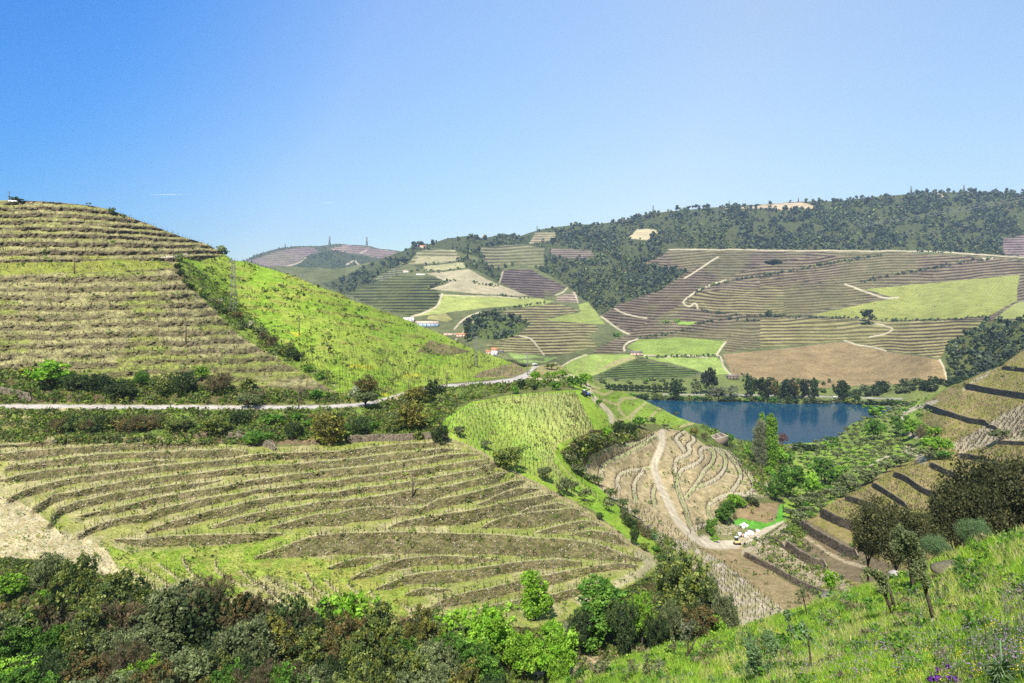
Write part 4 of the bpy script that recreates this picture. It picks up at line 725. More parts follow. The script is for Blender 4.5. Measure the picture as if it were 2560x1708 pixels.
# trees at the road junction
for a in [('lime','round',1338,955,27,24,'bright green round tree by the road junction'),('dark','bush',1303,972,30,30,'dark leafless-looking bush below the road junction',0),('green','bush',1288,985,22,22,'small green bush left of the dark one below the road junction',0),('oak','round',1368,922,12,14,'small olive tree beside the parked white vehicles'),('olive','wide',1378,925,18,30,'grey olive tree behind the road junction'),
 ('lime','round',1368,945,16,16,'lime-green tree first in the row after the road junction'),('lime','round',1386,945,17,17,'lime-green tree second in the row after the road junction'),('lime','round',1408,948,24,20,'lime-green tree third in the row after the road junction'),('green','round',1434,972,34,28,'large green tree at the head of the vineyard'),('green','round',1452,968,26,26,'green tree beside the large one at the head of the vineyard'),('lime','round',1466,965,32,30,'bright green tree at the head of the green tongue'),
 ('green','bush',1390,975,26,30,'dark green bush below the lime-green trees',0),('lime','bush',1462,980,14,26,'low lime bush behind the tractor',0),('dark','bush',1335,975,22,20,'small dark bush below the junction tree',0),('green','round',1497,1015,16,18,'round green bush right of the vineyard corner path'),('lime','bush',1480,995,12,12,'tiny lime bush beside the vineyard corner path',0),
 ('lime','round',1512,1096,27,34,'round bright green bush above the knoll track',0),('green','round',1600,1070,32,38,'green tree on the edge between tongue and knoll'),('dark','bush',1542,1090,44,40,'dark shaded bush on the rocky edge above the knoll',0),('dark','bush',1575,1088,36,38,'second dark bush on the rocky edge above the knoll',0),('olive','bush',1480,1105,22,30,'grey bush left of the round bright green bush',0),
 ('dark','bush',1632,1056,16,18,'small dark bush on the spit above the river',0),('olive','bush',1690,1038,10,16,'grey shrub on the crest of the green spit by the water',0),('yellow','bush',1735,1090,24,22,'olive-yellow bush at the edge of the knoll',0),('brown','bush',1762,1100,22,18,'brown bush at the right edge of the knoll',0),('olive','bush',1665,1072,14,30,'grey low shrub behind the knoll',0),('green','bush',1820,1106,22,34,'green bush beside the ruined stone house',0)]:
    P(*a[:6], a[6], **({'trunk': False} if len(a) > 7 else {}))
# olives in lines beside the vineyard
OL = tr(1200,1140,5.222,[(850,340,38,190),(1130,530,46,190),(1040,520,30,120),(1230,480,30,110),(1370,600,34,180),(1210,90,20,110),(1130,90,24,120)])+tr(1200,1140,5.222,[(1240,230,26,150),(1330,280,26,150),(1400,330,22,110),(1480,370,24,140),(1550,400,26,130),(1290,200,20,110),(1700,580,32,170),(1680,730,34,150),(1870,700,30,160),(1880,830,30,130),(2020,810,24,110)])
for (x, y, h, w) in OL: P('olive','wide', x, y, h, w/5.222, 'grey-green olive tree in the line between the green vineyard and the knoll', 'olive line beside the green vineyard')
for (x, y, h, w, k_) in [(1575,1320,36,36,'dark'),(1592,1322,30,34,'brown'),(1615,1345,34,36,'brown'),(1636,1352,22,22,'sage'),(1585,1362,52,26,'dark'),(1500,1300,20,20,'dark'),(1610,1375,18,30,'oak'),(1640,1380,16,26,'green'),(1560,1300,18,22,'rust')]:
    P(k_, 'bush', x, y, h, w, 'dark scrubby bush below the olive line at the right tip of the terraced field', 'scrub at the right tip of the terraced field', trunk=False)
# poplars and river flat
P('lime','poplar',1927,1172,136,30,'tall bright green poplar, right one of the pair by the river'); P('lime','poplar',1905,1110,80,14,'slim bright green poplar top behind the grey poplar by the river'); P('greytwig','poplar',1900,1166,118,30,'tall grey poplar still in bud, left one of the pair by the river', pale=True)
for a in [('lime','round',1877,1148,42,34,'lime-green tree left of the poplars'),('lime','round',1950,1165,52,34,'light green tree right of the poplars'),('green','tall',1968,1160,30,26,'small green tree behind the light green one near the poplars'),('lime','round',1925,1192,26,22,'small yellow-green round tree in front of the poplars'),('yellow','round',1957,1185,24,28,'yellowish round tree right of the small round one'),
 ('red','round',1956,1112,30,26,'leafless reddish tree at the water edge behind the poplars'),('green','bush',2080,1108,20,36,'bright green bush at the shore right of the poplars',0),('lime','bush',2062,1120,20,26,'lime bush at the shore beside the bright green one',0),('dark','bush',2000,1125,22,50,'dark shrubs by the shore track',0),('dark','bush',2030,1128,18,40,'dark low shrub right of the shore shrubs',0),
 ('green','round',1974,1248,92,78,'big dark-green broadleaf tree in the middle of the valley'),('lime','round',2030,1246,64,46,'lighter green tree in front of the big broadleaf pair'),('green','round',2062,1212,66,74,'broad fresh green tree right of the big dark-green one'),('green','round',1938,1252,48,50,'dark round tree at the left foot of the big broadleaf tree'),('lime','round',2092,1205,40,36,'small fresh green tree at the right of the broad one'),
 ('lime','tall',2187,1045,32,34,'small light green tree top at the river bend on the right'),('green','round',2184,1100,56,50,'bright green tree pair at the river bend, lower one'),('green','round',2258,1092,56,44,'dense bright green tree inside the bend of the white track'),('lime','round',2284,1094,46,46,'lime-green tree beside the dense one inside the track bend'),('brown','bush',2308,1106,42,40,'brown budding bush right of the bright trees in the track bend',0),
 ('lime','round',2336,1094,28,36,'small bright tree top above the broad round tree on the right slope'),('lime','wide',2338,1142,50,74,'broad bright green tree beside the gravel patch'),('olive','wide',2325,1150,28,52,'grey olive in front of the broad bright green tree'),('green','bush',2362,1148,24,40,'green bush right of the grey olive by the gravel patch',0),('olive','wide',2500,1102,28,52,'lone grey olive on the pale vineyard of the right slope'),
 ('green','tall',1813,1312,62,38,'dense green tree standing over the lime tree yard',),('green','tall',1777,1340,44,24,'slim dark green tree above the road bend'),('lime','round',1835,1270,34,34,'lime bush behind the dense green tree',0),('lime','bush',1852,1268,26,30,'lime bush at the edge of the ploughed field',0),('olive','bush',1880,1262,26,44,'grey-green reeds behind the ploughed field',0),('brown','bush',1838,1298,16,12,'tiny brown tree at the corner of the ploughed field',0),('greytwig','sparse',1758,1322,26,30,'bare grey tree at the road bend'),('lime','bush',1784,1352,12,24,'bright low bush at the road bend',0)]:
    P(*a[:6], a[6], **({'trunk': False} if len(a) > 7 else {}))
# olive grove on the slope
gp = [(1990,1130),(2040,1112),(2100,1098),(2140,1060),(2230,1025),(2290,1012),(2240,1060),(2250,1110),(2300,1140),(2225,1180),(2130,1232),(2040,1290),(1985,1318),(2000,1260),(2100,1190),(2010,1170)]
slp, mp = g2.poly(gp); yy_, xx_ = np.nonzero(mp > .5); sel = rng.permutation(len(yy_)); pts = []
for i in sel:
    x = g2.x[slp[1].start+xx_[i]]; y = g2.y[slp[0].start+yy_[i]]
    if all((x-a)**2+((y-b)*1.5)**2 > np.interp(y, [1020, 1300], [12, 24])**2 for a, b in pts): pts.append((x, y))
    if len(pts) > 240: break
for x, y in pts:
    k_ = 'olive' if random.random() < .84 else 'green'; s_ = np.interp(y, [1020, 1300], [11, 21]); P(k_, 'wide', x, y, s_*random.uniform(.8, 1.15), s_*random.uniform(1.0, 1.35), 'grey-green olive tree in the grove on the slope above the river' if k_ == 'olive' else 'fresh green tree among the olives on the slope above the river', 'olive grove above the river' if k_ == 'olive' else 'green trees in the olive grove', name='olive_tree' if k_ == 'olive' else None)
for i, (x, y) in enumerate([(1990,1262),(2010,1258),(2042,1250),(2075,1240),(2100,1236),(2130,1222),(2165,1205),(2185,1195),(2215,1175),(1975,1290),(2000,1300),(2020,1285),(2250,1160),(2120,1205),(2150,1190)]):
    P('olive','wide',x,y+8,28,38,'larger grey olive tree along the edge of the walled terraces','olive trees along the walled terraces')
# ---- the wood in the ravine at the bottom left
EDGE = [(24,1432,1500,70,'lime','bright lime-green tree at the upper left end of the wood'),(112,1378,1500,64,'olive','tall grey-green tree at the upper left edge of the wood'),(196,1385,1500,80,'oak','dull green-brown tree behind the oak at the left of the wood'),(105,1475,1560,64,'lime','small lime-green tree left in the wood'),(292,1428,1590,140,'oak','big yellow-tipped oak at the left edge of the field'),
 (425,1462,1590,96,'olive','grey olive at the upper edge of the wood, left of the first brown tree'),(520,1434,1600,104,'brown','first brown twiggy tree standing over the upper edge of the wood'),(625,1482,1630,108,'brown','second brown twiggy tree, dense, at the upper edge of the wood'),(745,1512,1640,104,'brown','third brown twiggy tree at the upper edge of the wood'),(826,1524,1650,94,'oak','pale-tipped oak right of the third brown tree'),
 (950,1508,1650,130,'oak','large spreading yellow-green oak in the middle of the wood edge'),(1112,1546,1660,114,'olive','broad grey olive right of the large spreading oak'),(1232,1500,1675,140,'lime','big bright green tree at the right end of the wood'),(1337,1432,1550,64,'lime','slim bright green tree standing in the lower terraces'),(1375,1552,1720,120,'lime','pale lime tree with thin trunk in front of the big bright green one'),
 (1498,1458,1610,96,'green','tall green tree left of the dark oak'),(1515,1448,1560,40,'lime','small bright tree top behind the tall green tree'),(1604,1482,1625,66,'lime','bright green tree between the tall green tree and the dark oak'),(1704,1374,1570,128,'oak','large dense dark oak beside the vine strip'),(1776,1428,1560,50,'olive','grey olive at the right shoulder of the dark oak'),
 (1743,1508,1640,90,'rust','round yellow-brown tree below the dark oak'),(1788,1530,1640,54,'lime','small bright green tree right of the yellow-brown one'),(1816,1488,1630,66,'olive','grey leafy tree at the right end of the lower thicket'),(1680,1492,1630,46,'olive','thin grey-green tree left of the yellow-brown one'),(1640,1530,1650,60,'dark','dark bushy tree at the foot of the lower thicket'),
 (1400,1640,1760,60,'lime','small lime tree at the bottom edge left of the path'),(1310,1570,1700,90,'lime','light green tree between the big bright tree and the pale lime one'),(1560,1500,1640,70,'dark','dark tree behind the bright one in the lower thicket'),(1450,1520,1640,60,'dark','dark shaded tree at the left of the lower thicket')]
for x, t_, b_, w, k_, l_ in EDGE: P(k_, 'tall' if k_ in ('green',) or (x == 1337) else 'round', x, b_, b_-t_, w*(1.0 if x != 1337 else .95), l_, lod=3 if b_-t_ > 90 else 2)
pool = ['olive']*7+['oak']*6+['brown']*2+['rust']*2+['dark']*5+['lime']*2+['yellow']*1+['green']*3
LW = dict(olive='grey-green olive tree in the dense ravine wood at the bottom left', oak='dull green oak in the dense ravine wood at the bottom left', brown='brown twiggy tree inside the dense ravine wood at the bottom left', rust='rusty brown tree inside the dense ravine wood at the bottom left', dark='dark evergreen tree inside the dense ravine wood at the bottom left', lime='bright green tree inside the dense ravine wood at the bottom left', yellow='yellow-leaved tree inside the dense ravine wood at the bottom left', green='mid-green tree inside the dense ravine wood at the bottom left')
LM = [(24,'the corner lime tree'),(112,'the tall grey-green tree'),(196,'the green-brown tree'),(292,'the yellow-tipped oak'),(425,'the grey edge olive'),(520,'the first brown twiggy tree'),(625,'the second brown twiggy tree'),(745,'the third brown twiggy tree'),(826,'the pale-tipped oak'),(950,'the large spreading oak'),(1112,'the broad grey olive'),(1232,'the big bright green tree')]
AW = dict(olive='grey-green', oak='dull green', brown='brown twiggy', rust='rusty', dark='dark evergreen', lime='bright green', yellow='yellowish', green='mid-green'); USED = set()
def wood_label(k_, x, r_):
    n_ = min(LM, key=lambda q: abs(q[0]-x)); side = 'left' if x < n_[0] else 'right'
    l = '%s tree in the wood, %s row, %s below %s' % (AW[k_], ['top', 'second', 'third', 'fourth', 'bottom'][r_], side, n_[1])
    if l in USED: l = 'another '+l
    USED.add(l); return l
for r_ in range(5):
    yb = 1625+r_*62
    for i in range(22):
        x = -70+i*74+random.uniform(-24, 24)+(r_ % 2)*36; y = yb+random.uniform(-18, 18)
        if x > 1190+r_*15: continue
        k_ = random.choice(pool); P(k_, 'round' if k_ != 'dark' else 'bush', x, y+10, random.uniform(112, 175), random.uniform(88, 140), wood_label(k_, x, r_), None, lod=3 if r_ > 0 else 2)
# ---- big trees on the slope edge at the right
for a in [(2520,1500,1148,250,'dark'),(2440,1490,1190,170,'dark'),(2600,1500,1160,240,'dark'),(2395,1470,1245,120,'dark'),(2560,1490,1280,160,'dark')]:
    x, b_, t_, w, k_ = a; DG = {2520:'largest dark evergreen at the right edge, its crown rising highest',2440:'second dark evergreen from the left in the right-edge grove',2600:'dark evergreen cut by the right edge of the picture',2395:'leftmost and lowest dark evergreen of the right-edge grove',2560:'lower front dark evergreen of the right-edge grove'}; loc = world(np.array(float(x)), np.array(float(b_)), np.array(92.)); k = 92/F
    plant('grove', 'wide', tuple(loc), (b_-t_)*k, w*k*1.1, DG[x], 'tree', None, 4, name='evergreen_tree')
for x, b_, t_, w, k_, D_, l_ in [(2240,1475,1262,190,'dark',88,'large dark tree standing below the walled terraces behind the leaning olive'),(2170,1450,1320,70,'dark',100,'smaller dark tree left of the large one below the walled terraces'),(2438,1370,1292,66,'sage',72,'blue-green feathery young tree in front of the dark grove'),(2340,1395,1335,70,'sage',70,'low blue-green bush at the crest of the grassy slope')]:
    loc = world(np.array(float(x)), np.array(float(b_)), np.array(float(D_))); k = D_/F; plant('grove' if k_ == 'dark' else k_, 'wide' if k_ == 'dark' else 'bush', tuple(loc), (b_-t_)*k, w*k, l_, 'tree', None, 4, name='evergreen_tree' if k_ == 'dark' else 'young_tree')
# ---- saplings on our slope: (base, top, crown width, kind, bends, label)
def sapling(xb, yb, xt, yt, wc, hc, kind, label, n=900, fork=None, at=None, leaf=.05, rad=.03, two=None):
    loc = (at or at3)(xb, yb); k = loc[1]/F; H = (yb-yt)*k; dx = (xt-xb)*k; r = np.random.default_rng(int(xb+yb)); o = thing('young_olive', tuple(loc)); tag(o, label, 'young tree')
    m = MB(); pts_ = [(0,0,-.1),(dx*.3+.02, .05, H*.3),(dx*.62-.02, 0, H*.6),(dx*.9, .04, H*.85)]; m.tube(pts_, [rad*1.4, rad*1.1, rad*.8, rad*.4], 7)
    hc_ = hc*k; wc_ = wc*k; lobes = []
    for i in range(9):
        z = H-hc_*.15-hc_*.8*r.random(); q = np.array([dx*(z/H)+r.normal()*wc_*.22, r.normal()*wc_*.22, z]); p0 = np.array([dx*max(.3, z/H-.2), 0, max(.25*H, z-hc_*.35)]); m.tube([p0, (p0+q)/2+r.normal(size=3)*.02, q], [rad*.45, rad*.3, rad*.1], 5); lobes.append((*q, wc_*.2))
    if fork:
        fx, fy = (fork[0]-xb)*k, (yb-fork[1])*k; m.tube([(0,0,H*.12),(fx*.6,.05,fy*.7),(fx,.05,fy)], [rad*1.2, rad, rad*.7], 7)
    part('trunk', m.mesh('trunk', M_BARK, True), o); V, c = leaves(r, n, lobes, leaf, G_[kind], 8, .3, 1.2); part('crown', mk_mesh('crown', V, np.arange(len(V)).reshape(-1, 4), c, M_LEAF), o); return o
sapling(2287,1480,2262,1325,84,90,'olive','leaning olive tree with a thick dark trunk on the crest of the grassy slope',6500,rad=.13,leaf=.06)
sapling(2337,1556,2294,1400,50,62,'olive','young olive with a long dark trunk leaning left on the grassy slope',2200,rad=.07,fork=(2350,1530),leaf=.04)
sapling(2240,1551,2178,1405,48,70,'olive','forked young olive with a sawn-off stem on the grassy slope',2600,rad=.08,fork=(2222,1460),leaf=.045)
sapling(2020,1547,2000,1455,44,40,'olive','thin bent young olive at the left crest of the grassy slope',420,rad=.045,leaf=.055)
sapling(1898,1712,1895,1572,84,110,'sage','bushy young olive with dark leaves at the lower left of the slope',3200,rad=.06,leaf=.045)
sapling(1984,1612,1966,1524,34,56,'sage','small dark-leaved young olive behind the bushy one',700,rad=.04,leaf=.06)
sapling(2029,1682,2018,1545,46,60,'sage','tall thin sapling with sparse leaves between the two young olives',420,rad=.035,leaf=.045)
sapling(1717,1656,1726,1552,56,60,'greytwig','nearly leafless forked tree on the lower left of the slope',500,rad=.06,fork=(1745,1590),leaf=.06)
sapling(1684,1642,1690,1602,32,34,'olive','small grey olive left of the leafless forked tree',420,rad=.05,leaf=.07)
sapling(1612,1700,1620,1640,40,40,'olive','thin grey young olive above the bottom path',420,rad=.05,leaf=.07)
sapling(1560,1712,1585,1655,36,36,'olive','slender grey sapling left of the thin young olive by the path',380,rad=.04,leaf=.07)
sapling(1512,1690,1514,1648,26,24,'olive','tiny round-topped olive by the bottom path',380,rad=.05,leaf=.07)
sapling(1482,1700,1486,1660,20,22,'sage','stubby pollarded tree by the bottom path, left of the tiny olive',260,rad=.05,leaf=.06)
sapling(1642,1705,1650,1648,34,30,'greytwig','leafless twiggy sapling next to the thin young olive',260,rad=.035,leaf=.06)
sapling(2079,1480,2078,1432,52,36,'lime','small bright green tree just behind the rock on the slope crest',1300,rad=.07,leaf=.07)
# reeds by the lower thicket
P('greytwig','bush',1425,1600,40,60,'tuft of pale dry reeds in front of the lower terraces',trunk=False)
#@@VINES
# ================================================================ VINES AND STAKES
def boxes(P_, hh, w, mt, name, lean=.05, col=None, r=None):
    """many thin three-sided stakes in one mesh"""
    r = r or rng; n = len(P_); a = r.random(n)*6.28; tp = P_+np.stack([r.normal(size=n)*lean*hh, r.normal(size=n)*lean*hh, hh], 1); V = []
    for k in range(3):
        o = np.stack([np.cos(a+k*2.09), np.sin(a+k*2.09), np.zeros(n)], 1)*w[:, None]; V += [P_+o, tp+o*.8]
    V = np.stack(V, 1).reshape(-1, 3); b = (np.arange(n)*6)[:, None]
    Q = np.concatenate([b+np.array([[0,2,3,1]]), b+np.array([[2,4,5,3]]), b+np.array([[4,0,1,5]])]); return mk_mesh(name, V, Q, None, mt)
PST = []; VIN = []
def along(pts, dpost, dvine, hp=1.7, off=0.0, jit=.6):
    q = spline(pts, 1.5); W3 = at2(q[:, 0], q[:, 1]+off); seg = np.r_[0, np.cumsum(np.linalg.norm(np.diff(W3, axis=0), axis=1))]
    for L_, dd in ((PST, dpost), (VIN, dvine)):
        if not dd: continue
        t = np.arange(random.random()*dd, seg[-1], dd); t = t+rng.normal(size=len(t))*dd*.07
        L_ += list(np.stack([np.interp(t, seg, W3[:, i]) for i in range(3)], 1))
for R_ in RIS:
    if R_[0][0] == 1240: continue
    s_ = spline(R_, 5); along([(a[0], a[1]-a[2]-1.5) for a in s_], 4.2, 1.25)
for R_ in STONY: along(R_, 3.0, 1.2)
def gvrow(s):
    O_ = spline([(1108,1088),(1124,1060),(1160,1028),(1230,1003),(1330,988),(1440,983)], 5); I_ = spline([(1440,1240),(1412,1195),(1383,1145),(1390,1114),(1430,1094),(1488,1082)], 5)
    O_ = O_[np.linspace(0, len(O_)-1, 40).astype(int)]; I_ = I_[np.linspace(0, len(I_)-1, 40).astype(int)]; return O_*(1-s)+I_*s
for s in np.linspace(0, 1, 30): along(gvrow(s), 3.4, 3.2)
for k in range(5): along([(1396+k*10,1140+k*6),(1430+k*12,1185+k*12),(1500+k*10,1250+k*12)], 4, None)
for p in KT:
    s_ = spline(p, 5); d = np.gradient(s_[:, :2], axis=0); nrm = np.stack([-d[:, 1], d[:, 0]], 1); nrm /= np.linalg.norm(nrm, axis=1)[:, None]+1e-6
    for sg in (-6, 6): along(s_[:, :2]+nrm*sg, 6, 1.5)
A_ = k8((260,690),(420,820),(640,1010),(860,1170),(1010,1290),(1180,1440),(1400,1650),(1640,1900),(1900,2200)); B_ = k8((700,880),(850,1000),(1010,1090),(1180,1230),(1330,1330),(1480,1440),(1700,1600),(1980,1830),(2300,2090))
A_, B_ = spline(A_, 6), spline(B_, 6); A_ = A_[np.linspace(0, len(A_)-1, 40).astype(int)]; B_ = B_[np.linspace(0, len(B_)-1, 40).astype(int)]
SROWS = [A_*(1-s)+B_*s for s in np.linspace(0, 1, 7)]
for q in SROWS: along(q, 3.4, 1.6)
# hillsides
def field_pts(g, sl, m, pfun, lo, hi, dx, n):
    ys, xs = np.nonzero((m > .5) & (np.abs(pfun-.5*(lo+hi)) < .5*(hi-lo))); i = rng.permutation(len(ys))[:n]; return g.x[sl[1].start+xs[i]], g.y[sl[0].start+ys[i]]
sl, m = g2.poly(GS[1:-6]); x, y = g2.X[sl], g2.Y[sl]; m = m*(y > sk2(x)+1); p = (y-.19*(x-560)+16*(fbm(x, y, 200, 3, 41)-.5))/23.0; f = p-np.floor(p); f[y > 880] *= 1
xs, ys = field_pts(g2, sl, m, f, .3, .42, 0, 750); PST += list(at2(xs, ys)); f2 = (p*2.2)-np.floor(p*2.2); xs, ys = field_pts(g2, sl, m*(y > 880), f2, .3, .5, 0, 900); PST += list(at2(xs, ys))
sl, m = g2.poly(LH); x, y = g2.X[sl], g2.Y[sl]; m = m*(y > sk2(x)+1); yy = lphase(x, y); p = np.interp(yy, [440, 520, 600, 700, 800, 900, 1000], [0, 4.6, 8.9, 13.6, 17.9, 22.0, 26]); f = p-np.floor(p)
xs, ys = field_pts(g2, sl, m, f, .28, .38, 0, 1100); VIN += list(at2(xs, ys)); xs, ys = field_pts(g2, sl, m, f, .28, .36, 0, 350); PST += list(at2(xs, ys))
xs = np.linspace(300, 560, 34)+rng.normal(size=34)*2; PST += list(at2(xs, sk2(xs)+1)); xs = np.linspace(570, 1180, 80)+rng.normal(size=80)*3; PST += list(at2(xs, sk2(xs)+1.5))
# right slope: rows run down to the right like the walls
sl, m = g2.poly([(2310,1005),(2380,965),(2420,950),(2460,930),(2510,908),(2560,875),(2600,860),(2600,1330),(2360,1420),(2200,1340),(2050,1275),(2120,1238),(2190,1200),(2240,1175),(2330,1150),(2370,1110),(2300,1050)]); x, y = g2.X[sl], g2.Y[sl]
for P_, h_, l_ in WALLS:
    q = spline(P_, 5); s2, mm = g2.poly([(a, b-1) for a, b in q]+[(a, b+h_+2) for a, b in q[::-1]]); A = np.zeros(g2.X.shape); A[s2] = mm; m = m*(1-A[sl])
p = (y-.42*x)/7.0; f = p-np.floor(p); xs, ys = field_pts(g2, sl, m, f, .35, .65, 0, 4200); VIN += list(at2(xs, ys))
sl, m = g2.poly([(2375,1110),(2420,1090),(2500,1040),(2560,1010),(2600,1005),(2600,1098),(2490,1098),(2400,1132)]); x, y = g2.X[sl], g2.Y[sl]; p = (x+.75*y)/13.; f = p-np.floor(p); xs, ys = field_pts(g2, sl, m, f, .35, .6, 0, 500); VIN += list(at2(xs, ys)); PST += list(at2(xs[:120], ys[:120]))
PST = np.array(PST); VIN = np.array(VIN)
def inframe(A): px = A[:, 0]/A[:, 1]*F+PX0; py = PY0-A[:, 2]/A[:, 1]*F; return A[(px > -40) & (px < 2600) & (py < 1720)]
PST = inframe(PST); VIN = inframe(VIN); PST = PST[np.argsort(PST[:, 1])]; VIN = VIN[np.argsort(VIN[:, 1])]
mp_ = MB(); mp_.tube([(0,0,-.1),(.01,0,.8),(.02,.01,1.65)], [.05,.045,.04], 5); post_me = mp_.mesh('vine_stake', M_POST)
vm = []
for v in range(3):
    m = MB(); r = np.random.default_rng(v); m.tube([(0,0,-.05),(.05,.02,.3),(.02,.05,.6),(.12,.05,.78),(.35,.08,.85),(.55,.06,.8)], [.05,.045,.04,.035,.025,.012], 5); m.tube([(.02,.05,.6),(-.15,.02,.75),(-.3,0,.9)], [.03,.02,.01], 4); vm.append(m.mesh('bare_vine', M_POST))
for i, q in enumerate(PST[:300]):
    o = ob('vine_stake', post_me, None, tuple(q), 'thin dark stake of a vine row on the terraces below the road', 'stake', 'vine stakes of the middle field'); o.rotation_euler = (random.gauss(0, .05), random.gauss(0, .05), random.random()*6); o.scale = (1, 1, random.uniform(.85, 1.15))
for i, q in enumerate(VIN[:300]):
    o = ob('bare_vine', vm[i % 3], None, tuple(q), 'leafless gnarled grapevine on the terraces below the road', 'grapevine', 'bare vines of the middle field'); o.rotation_euler = (0, 0, random.gauss(0, .5)+(pi if random.random() < .3 else 0))
A = PST[300:]; ob('vine_stakes', boxes(A, rng.uniform(1.2, 1.8, len(A)), .025+.00016*A[:, 1], M_POST, 'vine_stakes'), kind='stuff')
A = VIN[300:]; ob('grapevines', boxes(A, rng.uniform(.5, .95, len(A)), .03+.0003*A[:, 1], M_POST, 'grapevines', .35), kind='stuff')
# ================================================================ STONES, SCRUB, GRASS, FLOWERS
def chunks(P_, size, col, mt, name, flat=.6, r=rng):
    n = len(P_); base = np.array([[1,0,0],[-1,0,0],[0,1,0],[0,-1,0],[0,0,1],[0,0,-1]], float); V = P_[:, None]+base[None]*size[:, None, None]*r.uniform(.5, 1.3, (n, 6, 3))*np.array([1,1,flat])+r.normal(size=(n, 6, 3))*size[:, None, None]*.22
    T_ = np.array([[4,0,2],[4,2,1],[4,1,3],[4,3,0],[5,2,0],[5,1,2],[5,3,1],[5,0,3]]); Q = (np.arange(n)*6)[:, None, None]+T_[None]; return mk_mesh(name, V.reshape(-1, 3), Q.reshape(-1, 3), np.repeat(col, 6, 0), mt)
M_STONE = ground_mat('stone', 1.2, 8, .25, .3, .8, .05)
def scatter(g, mask, n, skyf=None, lo=0):
    w = mask.ravel(); w = w/w.sum(); i = rng.choice(len(w), n, p=w); yy_, xx_ = np.unravel_index(i, mask.shape); return g.x[xx_]+rng.random(n)*g.dx, g.y[yy_]+rng.random(n)*g.dy
vis2 = (g2.Y > sk2(g2.X)+2) & (g2.Y < 1720) & (g2.X > -30) & (g2.X < 2590)
stm = rmask*1.0; sl, mm = g2.poly([(-240,1240),(0,1240),(60,1240),(150,1330),(250,1370),(300,1420),(-240,1440)]); stm[sl] += mm*.35
sl, mm = g2.poly([(1840,1345),(1960,1330),(1990,1345),(1975,1365),(2060,1410),(2140,1478),(2060,1475),(1990,1440),(1900,1392)]); stm[sl] += mm*4
sl, mm = g2.poly([(1793,1315),(1845,1310),(1852,1326),(1820,1340),(1795,1334)]); stm[sl] += mm*9
sl, mm = g2.poly([(1400,1100),(1540,1070),(1640,1080),(1480,1130),(1440,1170)]); stm[sl] += mm*.8
sl, mm = g2.poly(LH); stm[sl] += mm*.35
for R_ in STONY:
    sl, mm = g2.line(R_, 4); stm[sl] += mm*1.2
xs, ys = scatter(g2, stm*vis2, 20000); q = at2(xs, ys); sz = q[:, 1]/150*rng.uniform(.06, .24, len(q)); c = (np.array([[.38,.33,.25]])*rng.uniform(.3, 1.25, (len(q), 1)))+rng.normal(size=(len(q), 3))*.01; c = np.clip(c, .02, .8)
ob('stones', chunks(q, sz, c, M_STONE, 'stones'), kind='stuff')
# low scrub and weeds on banks and rough ground
def tufts(P_, size, cols, name, mt, k=7, up=.9):
    n = len(P_); r = rng; c0 = P_[:, None]+r.normal(size=(n, k, 3))*size[:, None, None]*np.array([.6,.6,.3])+np.array([0,0,1])*size[:, None, None]*.45
    a = r.normal(size=(n, k, 3)); a /= np.linalg.norm(a, axis=2)[..., None]; b = np.cross(a, r.normal(size=(n, k, 3))); b /= np.linalg.norm(b, axis=2)[..., None]; s = size[:, None, None]*r.uniform(.22, .5, (n, k, 1))
    V = np.stack([c0-a*s, c0-b*s*.7, c0+a*s, c0+b*s*.7], 2).reshape(-1, 3); cc = np.repeat(cols, k, 0)*r.uniform(.7, 1.3, (n*k, 1)); return mk_mesh(name, V, np.arange(len(V)).reshape(-1, 4), np.repeat(cc, 4, 0), mt)
bm = np.zeros(g2.X.shape)
for pl, v in [([(-240,1022),(960,1003),(1060,972),(1200,963),(1300,953),(1420,945),(1460,962),(1300,975),(1180,1000),(1110,1050),(1095,1085),(860,1092),(560,1112),(0,1105),(-240,1105)],1),([(-240,925),(170,935),(330,955),(560,975),(870,985),(930,1003),(400,1011),(-240,1006)],1.3),([(440,640),(560,720),(640,800),(740,890),(860,965),(700,900),(600,840),(450,690)],.45),([(1440,1100),(1540,1070),(1640,1080),(1520,1118),(1440,1180),(1400,1130)],1.2),
  ([(1850,1101),(1990,1112),(1960,1200),(1990,1240),(1900,1240),(1830,1130),(1740,1058)],1),([(1950,1112),(2090,1098),(2240,1015),(2420,950),(2290,1080),(2330,1130),(2160,1230),(2010,1310),(1960,1320)],.06),([(0,1395),(300,1450),(560,1530),(950,1590),(1400,1575),(1640,1430),(1840,1560),(2000,1720),(0,1720)],.7),([(1880,1360),(1960,1320),(2060,1410),(2150,1480),(2060,1490),(1900,1395)],.4),([(1560,1290),(1640,1350),(1640,1400),(1700,1420),(1720,1380),(1640,1330)],1),([(1965,1330),(1990,1350),(2030,1330),(1990,1300)],1)]:
    sl, mm = g2.poly(pl); bm[sl] = np.maximum(bm[sl], mm*v)
bm += .02*(g2.Y > 600); sl, mm = g2.poly(GS); bm[sl] = np.maximum(bm[sl], mm*.07); bm *= smooth((fbm(g2.X, g2.Y*1.5, 22, 3, 77)-.3)/.3)
RK = np.zeros(g2.X.shape)
for s_ in (spline([(a, b, w+3) for a, b, w in RDW], 6), spline([(a, b, 9.) for a, b in KR], 6)):
    sl, mm = g2.line(s_); RK[sl] = np.maximum(RK[sl], mm)
bm *= 1-RK
sl, mm = g2.poly(LH)
ds = rmask*1.0; ds[sl] = np.maximum(ds[sl], mm*1.1); xs, ys = scatter(g2, ds*vis2, 15000); q = at2(xs, ys); sz = q[:, 1]/170*rng.uniform(.12, .36, len(q)); pal = np.array([(.17,.15,.085),(.12,.12,.05),(.24,.21,.13),(.06,.055,.03)]); ob('dry_scrub', tufts(q, sz, pal[rng.choice(4, len(q))], 'dry_scrub', M_LEAF, 5), kind='stuff')
